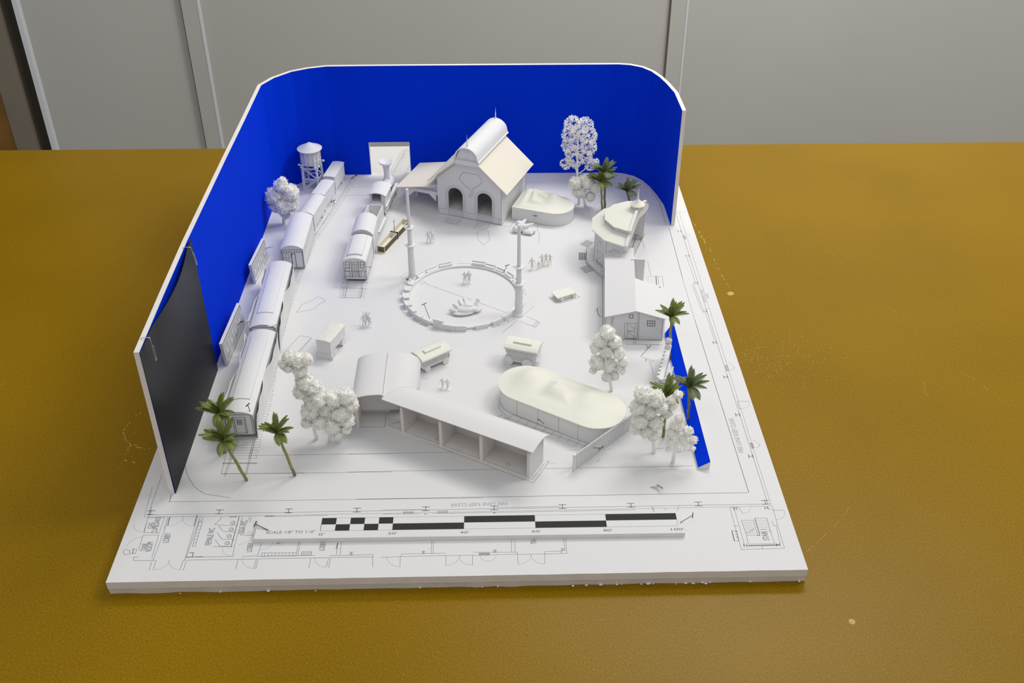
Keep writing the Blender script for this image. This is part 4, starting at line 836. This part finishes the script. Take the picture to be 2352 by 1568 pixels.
# ================================================================ LITTLE FIGURES
def fig(h=1.75,arms=((-.1,.0),(.1,.0)),stance=.12,x=0,y=0,turn=0,stoop=0):
    k=h/1.75; R=Matrix.Rotation(math.radians(turn),3,'Z'); out=[]
    def q(a,b,c): v=R@Vector((a*k,b*k,c*k)); return (v.x+x,v.y+y,c*k)
    out.append(('s',q(0,-stoop,1.60),.115*k,(.88,1,1.12))); out.append(('s',q(0,-.115-stoop,1.585),.03*k)); out.append(('s',q(.1,-stoop,1.6),.03*k)); out.append(('s',q(-.1,-stoop,1.6),.03*k))
    out.append(('c',q(0,-stoop*.8,1.42),q(0,-stoop,1.52),.06*k,.055*k)); out.append(('c',q(0,0,.92),q(0,-stoop*.6,1.32),.14*k,.17*k)); out.append(('c',q(-.13,-stoop*.6,1.36),q(.13,-stoop*.6,1.36),.075*k,.075*k)); out.append(('s',q(0,0,.9),.16*k,(1.1,.85,.8)))
    for s_,(dx,dz) in zip((-1,1),arms):
        sh=q(s_*.19,-stoop*.6,1.37); el=q(s_*.24+dx,-.05-stoop*.5,1.12+dz*.5); ha=q(s_*.22+dx*1.9,-.14-stoop*.4,.88+dz); out+= [('c',sh,el,.062*k,.05*k),('c',el,ha,.048*k,.036*k),('s',ha,.05*k,(.8,.8,1.2))]
    for s_ in (-1,1):
        hp=q(s_*.08,0,.88); kn=q(s_*(.08+stance*.4),-.03,.47); an=q(s_*(.07+stance),.02,.07); out+=[('c',hp,kn,.095*k,.066*k),('c',kn,an,.064*k,.045*k),('c',an,q(s_*(.08+stance),-.13,.05),.045*k,.04*k)]
    return out
def figs(px,py,label,people,base=(.5,.35),rot=0):
    c=at(px,py); f=Fr(c.x,c.y,0,rot); e=f.empty('figurine_group',label,'figurines'); a,b=base
    MB().prism([(-a,-b),(a,-b),(a+.12,0),(a,b),(-a,b)],0,.06).build('base','print_white',e)
    for p in people:
        it=[tuple([i[0]]+[tuple(v) if not isinstance(v,(int,float)) else v for v in i[1:]]) for i in fig(**p)]
        blobs('person',f,it,None,None,.035,1,'print_white',parent=e,pname='person')
figs(989,556,'pair of white standing figurines on a small base between the trough and the ring',[dict(x=-.25,arms=((-.05,.1),(.1,.5))),dict(x=.25,arms=((-.1,.8),(.05,0)),h=1.85),],(.5,.35),5)
figs(842,748,'cluster of three white figurines on a base beside the white truck',[dict(x=-.28,y=.05,h=1.6,turn=20),dict(x=.12,y=.15,h=1.9,arms=((-.08,1.0),(.08,.9))),dict(x=.42,y=-.05,h=1.5,arms=((0,.2),(0,.3)))],(.7,.45),0)
figs(1073,650,'pair of white standing figurines inside the round ring',[dict(x=-.28,h=1.7,arms=((-.1,.3),(0,0)),stance=.1),dict(x=.25,h=1.85,arms=((0,.2),(.0,.1)),stance=.03)],(.6,.3),0)
figs(1022,891,'pair of white standing figurines behind the stable roof',[dict(x=-.25,h=1.35,stance=.02),dict(x=.3,h=1.3,stance=.02)],(.6,.4),-10)
def person(px,py,label,**k):
    c=at(px,py); f=Fr(c.x,c.y,0); blobs('person',f,fig(**k),label,'person',.035,1,'print_cream',group='little figures right of the ring')
c=at(1222,619); f=Fr(c.x,c.y,0); e=f.empty('figurine_group','single white figurine on an oval base, leftmost of the figures right of the ring','figurines')
MB().prism([(.45*math.cos(t*PI/8),.3*math.sin(t*PI/8)) for t in range(16)],0,.06).build('base','print_white',e); blobs('person',f,fig(h=1.75,stance=.02,y=.1),None,None,.035,1,'print_cream',parent=e,pname='person')
person(1237,617,'short pale figurine crouching in front, second from the left beside the ring',h=1.2,arms=((0,.1),(0,.1)),stance=.03,stoop=.1)
person(1245,611,'tall pale figurine third from the left in the group right of the ring',h=1.8,arms=((-.1,.3),(.05,.3)),stance=.05)
person(1254,608,'pale figurine with legs apart near the right end of the group by the ring',h=1.75,arms=((0,.4),(.1,.5)),stance=.16)
person(1263,607,'rightmost pale figurine with bent arms in the group right of the ring',h=1.6,arms=((-.1,.5),(.05,.2)),stance=.1,stoop=.08)
# ================================================================ WAGONS
TF=Fr(-18.25,93.75,0,-20.3); e=TF.empty('circus_truck','tall white box truck with a rough roof near the leaning white tree','truck')
w=MB(); w.box(-.85,.85,0,3.5,.95,2.3); w.box(-.85,.85,0,.6,0,.95); w.box(-1.0,1.0,-.12,.1,.0,.62); w.build('body','print_white',e)
w=MB(); vs=[];fs=[];nx,ny=8,16
for j in range(ny+1):
    for i in range(nx+1):
        x=-.9+1.8*i/nx; y=-.05+3.6*j/ny; vs.append((x,y,2.32+.10*math.cos(x*1.6)+.07*noise.noise(Vector((x*2.2,y*2.2,3)))))
for j in range(ny):
    for i in range(nx): a=j*(nx+1)+i; fs.append((a,a+1,a+nx+2,a+nx+1))
m=len(vs); vs+=[(-.9,-.05,2.2),(.9,-.05,2.2),(.9,3.55,2.2),(-.9,3.55,2.2)]
fs+=[(m,m+1,m+2,m+3)[::-1],tuple([m]+[i for i in range(nx+1)]+[m+1])[::-1],tuple([m+1]+[nx+j*(nx+1) for j in range(ny+1)]+[m+2])[::-1],tuple([m+3]+[j*(nx+1) for j in reversed(range(ny+1))]+[m])[::1]]
w.raw(vs,fs).build('roof','print_cream',e,True,50)
for y in (.9,2.9):
    for sx in (-1,1): MB().cyl((sx*.62,y,.42),(sx*.85,y,.42),.42,n=18).build('wheel','print_white',e)
def cage(x,y,rot,L,Dp,h,label,wr,whx):
    f=Fr(x,y,0,rot); e=f.empty('cage_wagon',label,'circus wagon','white circus cage wagons behind the stable'); z0=.55
    w=MB().box(0,L,.12,Dp,z0,h-.15)
    n=16
    for i in range(n): xx=.15+i*(L-.3)/n; w.box(xx,xx+.09,0.03,.14,z0+.1,h-.1)
    w.box(0,L,0,.14,z0-.05,z0+.12); w.box(L*.38,L*.55,0,.03,z0+.25,z0+.33); w.build('barred_body','print_white',e)
    w=MB(); p=[(y,z) for y,z in ((-.25,h-.15),(-.2,h),(.2,h+.18),(Dp*.5,h+.28),(Dp-.1,h+.18),(Dp+.25,h),(Dp+.25,h-.15))]; w.extx(p,-.22,L+.22); w.box(L*.2,L*.8,Dp*.3,Dp*.62,h+.2,h+.42); w.build('roof','print_cream',e)
    for s_ in (0,1):
        w=MB(); xx=0 if s_==0 else L
        for k,(zz,dx) in enumerate(((h-.35,.14),(h-.7,.06),(z0+.35,.14),(z0+.1,.05))): w.box(min(xx,xx+(dx if s_ else -dx)),max(xx,xx+(dx if s_ else -dx)),0,Dp,zz-.13,zz+.13)
        w.build('scroll_end','print_white',e)
    for xx in whx:
        for yy in (-.05,Dp-.1): MB().cyl((xx,yy-.08,wr),(xx,yy+.08,wr),wr,n=24).build('wheel','print_white',e)
cage(-7.3,90.75,36.3,3.35,1.75,1.75,'white barred cage wagon partly behind the barrel roof of the stable',.35,(.5,2.85))
cage(1.6,92.25,-19.2,3.35,1.8,2.35,'white barred cage wagon with big round wheels behind the big tent',.56,(.25,2.35))
FC=Fr(8.1,104.35,0,27.6); e=FC.empty('flat_cart','small white flat topped cart with two round wheels right of the ring','cart')
MB().box(-.2,2.35,.0,1.5,.5,.62).build('deck','print_cream',e); MB().box(.0,2.3,.12,1.35,.05,.5).build('chassis','print_white',e)
for xx in (.45,2.1):
    for yy in (.02,1.42): MB().cyl((xx,yy-.06,.27),(xx,yy+.04,.27),.27,n=20).build('wheel','print_cream',e)
w=MB(); w.ln([(-.5,.4,0),(.1,-.3,0),(2.75,-.25,0),(2.45,.7,0)],.04,lift=.012); w.build('ground_outline','line',e)
# trough
TFr=Fr(-13.85,116.4,0,-21.5); e=TFr.empty('feed_trough','long narrow cream and dark brown open box between the inner train and left mast','trough')
w=MB().use('card_cream').box(-.62,.62,-.1,8.6,0,.05); w.box(-.45,.45,0,3.75,.08,.3); w.box(-.45,.45,4.05,7.6,.08,.3)
for y0_,y1_ in ((0,3.75),(4.05,7.6)):
    w.box(-.5,-.42,y0_,y1_,.05,.95); w.box(.42,.5,y0_,y1_,.05,.95); w.box(-.5,.5,y0_,y0_+.08,.05,.95); w.box(-.5,.5,y1_-.08,y1_,.05,.95)
    w.use('brown_card').box(.5,.515,y0_+.12,y1_-.1,.15,.86); w.box(-.42,.42,y0_-.012,y0_,.15,.86); w.use('card_cream')
w.build('channel',None,e)
w=MB(); w.box(-.5,.5,3.8,3.98,.9,1.0); w.box(.42,.55,3.8,3.98,.1,1.0); w.build('dark_strap','ink',e)
# ================================================================ T-PINS
def pin(a,b,label,bar=(1,0,0),L=.5,r=.035,dark=False,blen=None):
    """a: point stuck in, b: head"""
    a=Vector(a);b=Vector(b); w=MB(); v=b-a; w.tube([(0,0,0),v],r,5); d=Vector(bar).normalized()*L/2; w.tube([v-d*.85,v,v+d*.85],r*1.35,6)
    o=w.build('t_pin','steel_dark' if dark else 'steel',at_=tuple(a)); tag(o,label,'pin','steel pins stuck into the model')
pg=lambda px,py,z=0: at(px,py,z)
pin(pg(618,1218,.5),pg(586,1203,.75),'steel pin through the left end of the scale bar',(.25,.95,.2),.7,.045,True)
pin(pg(1562,1200,.5),pg(1591,1183,1.1),'steel pin through the right end of the scale bar',(.1,.6,.9),.6,.03,True)
pin(pg(1494,1119,0),pg(1516,1117,.35),'steel pin standing alone on the board between the fence and scale bar',(.45,-.75,.2),1.0,.06)
pin(pg(1453,568,0.),pg(1461,540,1.5),'dark pin with a curved head behind the pavilion',(1,-.1,-.2),.75,.035,True)
pin(SFp:=atY(1250,973,80.6),atY(1238,964,80.3),'dark pin stuck in the front wall of the big tent',(.8,.1,-.6),.5,.035,True)
pin(FF.world((2.7,-.06,1.2)),FF.world((2.9,-.8,1.5)),'dark pin stuck in the picket fence',(.8,.5,.35),.8,.035,True)
pin(pg(987,732,.4),pg(974,698,1.5),'dark pin at the left side of the ring with a knobbly head',(1,.3,.35),.75,.035,True)
pin(pg(1155,630,.1),pg(1165,609,1.3),'dark pin at the upper right rim of the ring',(1,.3,.2),.7,.035,True)
pin(Vector((6.2,123.6,1.0)),Vector((6.0,123.1,1.45)),'dark pin stuck in the front of the smaller tent',(1,0,0),.65,.04,True)
pin(TFr.world((.1,3.9,.95)),TFr.world((.1,3.9,2.6)),'dark pin standing upright in the feed trough',(.2,.9,.4),.3,.035,True)
pin(TFr.world((.2,7.2,.6)),TFr.world((.5,7.6,1.4)),'dark pin at the far end of the feed trough',(.4,.5,.9),.6,.06,True)
pin((-23.7,80.9,2.9),(-23.75,80.6,4.1),'pin on the front roof corner of the nearest carriage',(.8,.4,.6),.6,.04,True)
pin((-23.6,96.0,3.0),(-23.9,95.2,3.4),'silver pin on the front roof corner of the second carriage',(1,.2,.1),.9,.045)
pin((-26.3,96.0,2.9),(-26.6,96.2,3.5),'silver pin on the left front corner of the second carriage',(1,.1,0),.6,.05)
pin((-23.6,108.9,3.0),(-23.8,109.6,3.7),'dark pin at the rear of the second carriage',(.2,.3,1),.6,.05,True)
pin(pg(767,468,.1),pg(766,461,.8),'dark pin on the strip beside the far wagons',(1,.5,.3),.7,.045,True)
pin(pg(806,410,.1),pg(818,402,.5),'dark pin near the far end of the left track',(.5,-.8,0),.7,.05,True)
pin((-14.95,109.6,2.1),(-14.4,109.2,2.2),'silver pin beside the printed end of the caboose',(0,.3,1),.3,.04)
pin(lf_.world((1.3,2.6,2.4)),lf_.world((1.45,2.9,3.0)),'dark pin at the side of the locomotive cab',(.6,.5,.6),.8,.05,True)
pin(pg(940,641,0),pg(938,643,.5),'dark pin at the foot of the left mast',(.7,-.7,0),.8,.06,True)
pin((-28.3,97.6,1.9),(-27.8,97.9,2.2),'dark pin beside the nearer printed flat',(1,0,.2),.45,.045,True)
pin((-28.0,114.5,1.9),(-27.2,114.6,2.1),'silver pin beside the farther printed flat',(1,.2,.2),.5,.05)
# ================================================================ WHITE TREES
def tree(base,trunk,blobs_,label,density=26,hole=0,name='foam_tree',flake=.068,core=.8):
    """trunk and crown lobes are read off the photo in the upright plane through the trunk's foot"""
    b=at(*base); f=Fr(b.x,b.y,0); e=f.empty(name,label,'tree','white model trees'); Y=b.y
    pts=[f.loc(atY(px,py,Y)) for px,py in trunk]; pts=[Vector((0,0,0))]+pts
    w=MB(); n=len(pts); w.tube(pts,[.17*(1-.6*i/n)+.02 for i in range(n)],7)
    cs=[]
    for (px,py,r,dy) in blobs_:
        c=f.loc(atY(px,py,Y)); dep=F/(Y*cp_+(HC-c.z)*sp_); R=r/dep; c.y+=dy; c.z+=dy*.0
        c.z=max(c.z,R*.75); cs.append((c,R))
        j=min(pts[1:],key=lambda p:(p-c).length); mid=(j+c)/2+Vector((rnd.uniform(-.15,.15),rnd.uniform(-.15,.15),-.1)); w.tube([j,mid,c],[.09,.06,.03],5)
        for _ in range(3):
            q=c+Vector((rnd.gauss(0,1),rnd.gauss(0,1),rnd.gauss(0,1))).normalized()*R*.8; w.tube([mid,(mid+q)/2+Vector((0,0,.06)),q],[.05,.035,.02],4)
    w.build('trunk','mesh_foam',e,True)
    w=MB().use('mesh_foam')
    for c,R in cs:
        if core>0:
            bm=bmesh.new(); bmesh.ops.create_icosphere(bm,subdivisions=4,radius=1); off=rnd.uniform(0,90)
            vv=[]; kk=lambda d: 1+.30*noise.noise(d*1.6+Vector((off,0,0)))+.16*noise.noise(d*4+Vector((off,0,0)))+.12*noise.noise(d*11+Vector((off,3,0)))
            for v in bm.verts:
                d=v.co.normalized(); k=kk(d)+.07*noise.noise(d*24+Vector((off,3,0)))
                vv.append(c+d*R*core*k)
            b0=len(w.v); w.v+=vv
            for fc in bm.faces: 
                w.f.append(tuple(b0+v.index for v in fc.verts)); w.m.append(0)
            bm.free()
        N=int(density*R*R*46)
        for _ in range(N):
            d=Vector((rnd.gauss(0,1),rnd.gauss(0,1),rnd.gauss(0,1))).normalized()
            if hole and noise.noise((c+d*R)*1.9)>(.10 if core==0 else .22): continue
            k=(core*kk(d)+rnd.uniform(-.04,.20)) if core>0 else 1-abs(rnd.gauss(0,.33)); p=c+d*R*k
            if any((p-c2).length<R2*.70 for c2,R2 in cs): continue
            if p.z<.05: continue
            s=flake*rnd.uniform(.5,1.5); a=Vector((rnd.gauss(0,1),rnd.gauss(0,1),rnd.gauss(0,1))).normalized(); u=a.orthogonal().normalized(); v=a.cross(u)
            w.raw([p+u*s,p-u*s*.7+v*s*.6,p-u*s*.4-v*s*.8,p+a*s*.9],[(0,1,2),(0,1,3),(1,2,3),(2,0,3)])
    w.build('foliage',None,e,clean=False)
tree((1330,468),[(1328,440),(1326,400),(1326,350),(1328,310)],[(1314,284,20,0),(1345,288,20,.1),(1307,308,19,0),(1352,312,21,0),(1328,305,16,.3),(1307,334,19,0),(1352,338,20,0),(1328,330,17,.4),(1313,356,17,.1),(1345,362,17,0),(1299,376,14,0),(1322,376,12,0),(1356,380,13,0),(1368,372,9,0)],'tall airy white tree in front of the back blue wall',34,1,core=0)
tree((1345,475),[(1340,455),(1338,430)],[(1322,420,16,0),(1348,418,18,.2),(1365,430,15,.2),(1330,440,16,0),(1356,452,12,0),(1315,425,10,-.1)],'low bushy white tree under the tall airy tree near the smaller tent',40,0,core=.8)
tree((652,515),[(650,480),(648,450)],[(645,425,17,0),(630,450,21,0),(665,445,22,.3),(650,470,24,0),(668,470,17,0),(632,475,14,0),(655,492,12,0),(648,415,10,0)],'round bushy white tree by the left blue wall near the water tower',40,1,core=.8)
tree((1405,897),[(1400,870),(1392,840),(1388,800)],[(1395,765,19,0),(1378,782,18,0),(1412,785,17,0),(1366,798,14,-.1),(1392,805,22,.4),(1420,810,16,0),(1432,830,14,0),(1370,830,18,0),(1398,838,20,.3),(1425,845,15,0),(1362,850,9,0),(1395,865,14,0),(1412,862,12,0)],'white tree with a hole in its crown between the big tent and the barn',34,1,core=.78)
tree((1502,1040),[(1500,1010),(1495,970),(1490,930)],[(1478,905,22,0),(1505,915,22,0),(1465,935,20,0),(1490,945,24,.4),(1520,935,16,0),(1470,965,20,0),(1505,970,18,0),(1485,990,18,0),(1460,985,14,0),(1500,1000,14,0),(1532,955,13,.4),(1548,938,12,.5),(1560,915,11,.6),(1545,925,10,.4)],'dense white tree at the end of the picket fence',34,0,core=.82)
tree((1545,1063),[(1550,1035),(1556,1010),(1560,990)],[(1555,975,19,0),(1580,990,15,0),(1545,992,16,0),(1570,1010,17,0),(1592,1010,12,0),(1540,1015,12,0),(1560,960,14,0),(1590,1030,9,0),(1560,1035,9,.2),(1535,1030,8,0)],'small white tree with a bare forked trunk beside the low blue wall',40,1,core=.66)
tree((728,1008),[(722,985),(718,930),(705,870),(690,830)],[(665,820,18,0),(685,828,18,0),(650,835,12,0),(705,825,14,0),(690,850,18,0),(700,875,22,0),(720,890,20,0),(690,900,18,0),(712,915,18,0),(662,845,12,0),(735,900,14,0)],'tall white tree leaning left between the train and the stable',34,0,core=.82)
tree((757,1014),[(758,990),(756,960),(755,930)],[(735,915,22,0),(765,915,22,0),(795,910,20,0),(808,930,16,0),(750,940,26,.5),(785,945,24,0),(710,945,20,0),(705,970,14,0),(735,968,20,0),(765,975,22,0),(798,965,18,0),(775,995,14,0),(795,985,12,0),(720,930,18,0)],'wide bushy white tree beside the left end of the stable',34,0,core=.82)
# ================================================================ PALMS
def frond_mesh(L,wd,e0,e1,name,m):
    """leaf: curved midrib, toothed blades falling either side"""
    w=MB().use(m); n=18; p=Vector((0,0,0)); cen=[p.copy()]; 
    for i in range(n):
        el=math.radians(e0+(e1-e0)*((i+.5)/n)); p=p+Vector((math.cos(el),0,math.sin(el)))*(L/n); cen.append(p.copy())
    for i in range(n):
        t=(i+.5)/n; hw_=wd*1.25*math.sin(PI*min(1,(t*.92+.08)))**.55*(1 if t<.85 else (1-t)/.15*.7+.3); a,b=cen[i],cen[i+1]; d=(b-a).normalized(); up=Vector((-d.z,0,d.x))
        for s_ in (-1,1):
            side=Vector((0,s_,0)); drop=-up*hw_*.35
            w.face([a,b,b+side*hw_*.55+drop*.4+d*.02,a+side*hw_*.55+drop*.4]); o1=a+side*hw_*.55+drop*.4; o2=b+side*hw_*.55+drop*.4
            tip=(o1+o2)/2+side*hw_*.40+drop*.8+d*(L/n)*.5; w.face([o1,tip,o2])
    w.tube(cen,[.03]*len(cen),4); me=w.mesh(name); 
    return me
FM={}
def palm(base,top,r,label,kind='green',n=11,tip=False,grp='green model palms',ry=0):
    b=at(*base); f=Fr(b.x,b.y,0); e=f.empty('palm_tree',label,'palm tree',grp); t=f.loc(atY(top[0],top[1],b.y)); t.y+=ry
    g={'green':'palm_green','grey':'palm_grey'}[kind]; tm='palm_trunk' if kind=='green' else 'palm_trunk_grey'
    k=9; pts=[t*(i/k)+Vector((.03*math.sin(i*1.7),.03*math.cos(i*2.1),0))*(1 if 0<i<k else 0) for i in range(k+1)]
    w=MB().use(tm).tube(pts[(1 if tip else 0):],[.145-.02*(i/k)+(.015 if i%2 else 0) for i in range(len(pts[(1 if tip else 0):]))],9)
    if tip: w.use('palm_tip').tube([pts[0],pts[0]*.6+pts[1]*.4,pts[1]*1.02],[.07,.16,.16],8); w.use('steel_dark').tube([pts[0]-t.normalized()*0.0,pts[0]+t.normalized()*.35],.05,5)
    w.build('trunk',None,e,True)
    d=t.normalized(); w=MB().use('palm_dark').tube([t-d*.25,t+d*.05,t+d*.45,t+d*.75],[.15,.24,.26,.14],9); w.build('crown_shaft',None,e,True)
    q=Vector((0,0,1)).rotation_difference(d)
    n=int(n*1.6)
    for i in range(n):
        key=(g,i%4)
        if key not in FM: FM[key]=frond_mesh(1.0,(.20,.17,.19,.15)[i%4],(72,50,34,84)[i%4],(15,-10,-45,48)[i%4],'frond',g)
        o=bpy.data.objects.new('frond',FM[key]); COL.objects.link(o); o.parent=e; o.location=(t+d*.5)*CM
        a=i*2.39996+rnd.uniform(-.2,.2); s=r*rnd.uniform(.95,1.2)
        o.rotation_mode='QUATERNION'; o.rotation_quaternion=q@Matrix.Rotation(a,4,'Z').to_quaternion(); o.scale=(s,s,s)
palm((567,1103),(519,1020),2.1,'green palm leaning left over the printed track end, lower of the left pair',n=13,tip=False)
palm((516,1040),(503,958),2.0,'green palm beside the black sheet, upper of the left pair',n=12)
palm((678,1093),(641,1003),1.95,'green palm leaning left with a dark tipped foot, right of the printed track',n=9,tip=True)
palm((1383,482),(1381,424),1.9,'grey green palm behind the pavilion, the lower crown of two close together',n=12,kind='green')
palm((1389,478),(1389,402),1.9,'grey green palm behind the pavilion, the higher crown of two close together',n=12,kind='grey')
palm((1446,472),(1443,446),1.75,'short grey green palm just behind the pavilion roof',n=11,kind='grey')
palm((1537,825),(1542,735),1.75,'bright green palm rising in front of the barn corner',n=11)
palm((1580,968),(1584,897),1.9,'dark green palm standing at the low blue wall, right of two',n=10,kind='grey')
palm((1523,1003),(1532,915),1.85,'bright green palm behind the dense white tree at the fence end',n=10)
# ================================================================ LIGHT, CAMERA
def area(name,loc,aim,sx,sy,power,col=(1,1,1)):
    l=bpy.data.lights.new(name,'AREA'); l.shape='RECTANGLE'; l.size=sx*CM; l.size_y=sy*CM; l.energy=power; l.color=col
    o=bpy.data.objects.new(name,l); COL.objects.link(o); o.location=T(*loc); o.rotation_euler=(T(*aim)-o.location).to_track_quat('-Z','Y').to_euler(); return o
area('ceiling_light_right',(150,120,190),(0,108,0),60,70,15.5,(1,.985,.965))
area('ceiling_light_rear',(38,195,165),(0,100,0),80,45,9.5,(1,.97,.92))
area('front_fill_light',(-10,-10,190),(0,70,0),150,110,8,(1,.99,.97))  # added fill lamp, lifts the front of the table and the left shadow
area('wall_fill_light',(85,175,150),(85,262,0),80,40,19,(1,.99,.97))  # added unseen lamp that only brightens the grey wall behind the table
wd=bpy.data.worlds.new('room'); bpy.context.scene.world=wd; wd.use_nodes=True; wd.node_tree.nodes['Background'].inputs[0].default_value=(.97,.98,1,1); wd.node_tree.nodes['Background'].inputs[1].default_value=.46
cam=bpy.data.cameras.new('camera'); co=bpy.data.objects.new('camera',cam); COL.objects.link(co); cam.sensor_width=36; cam.lens=F/2352*36; cam.clip_start=.01; cam.clip_end=50
mx=Matrix((RX,-DN,-FW)).transposed().to_4x4(); mx.translation=T(0,0,HC); co.matrix_world=mx; bpy.context.scene.camera=co
vs_=bpy.context.scene.view_settings; vs_.view_transform='Standard'; vs_.look='None'; vs_.gamma=1; vs_.exposure=-.06; vs_.use_curve_mapping=False
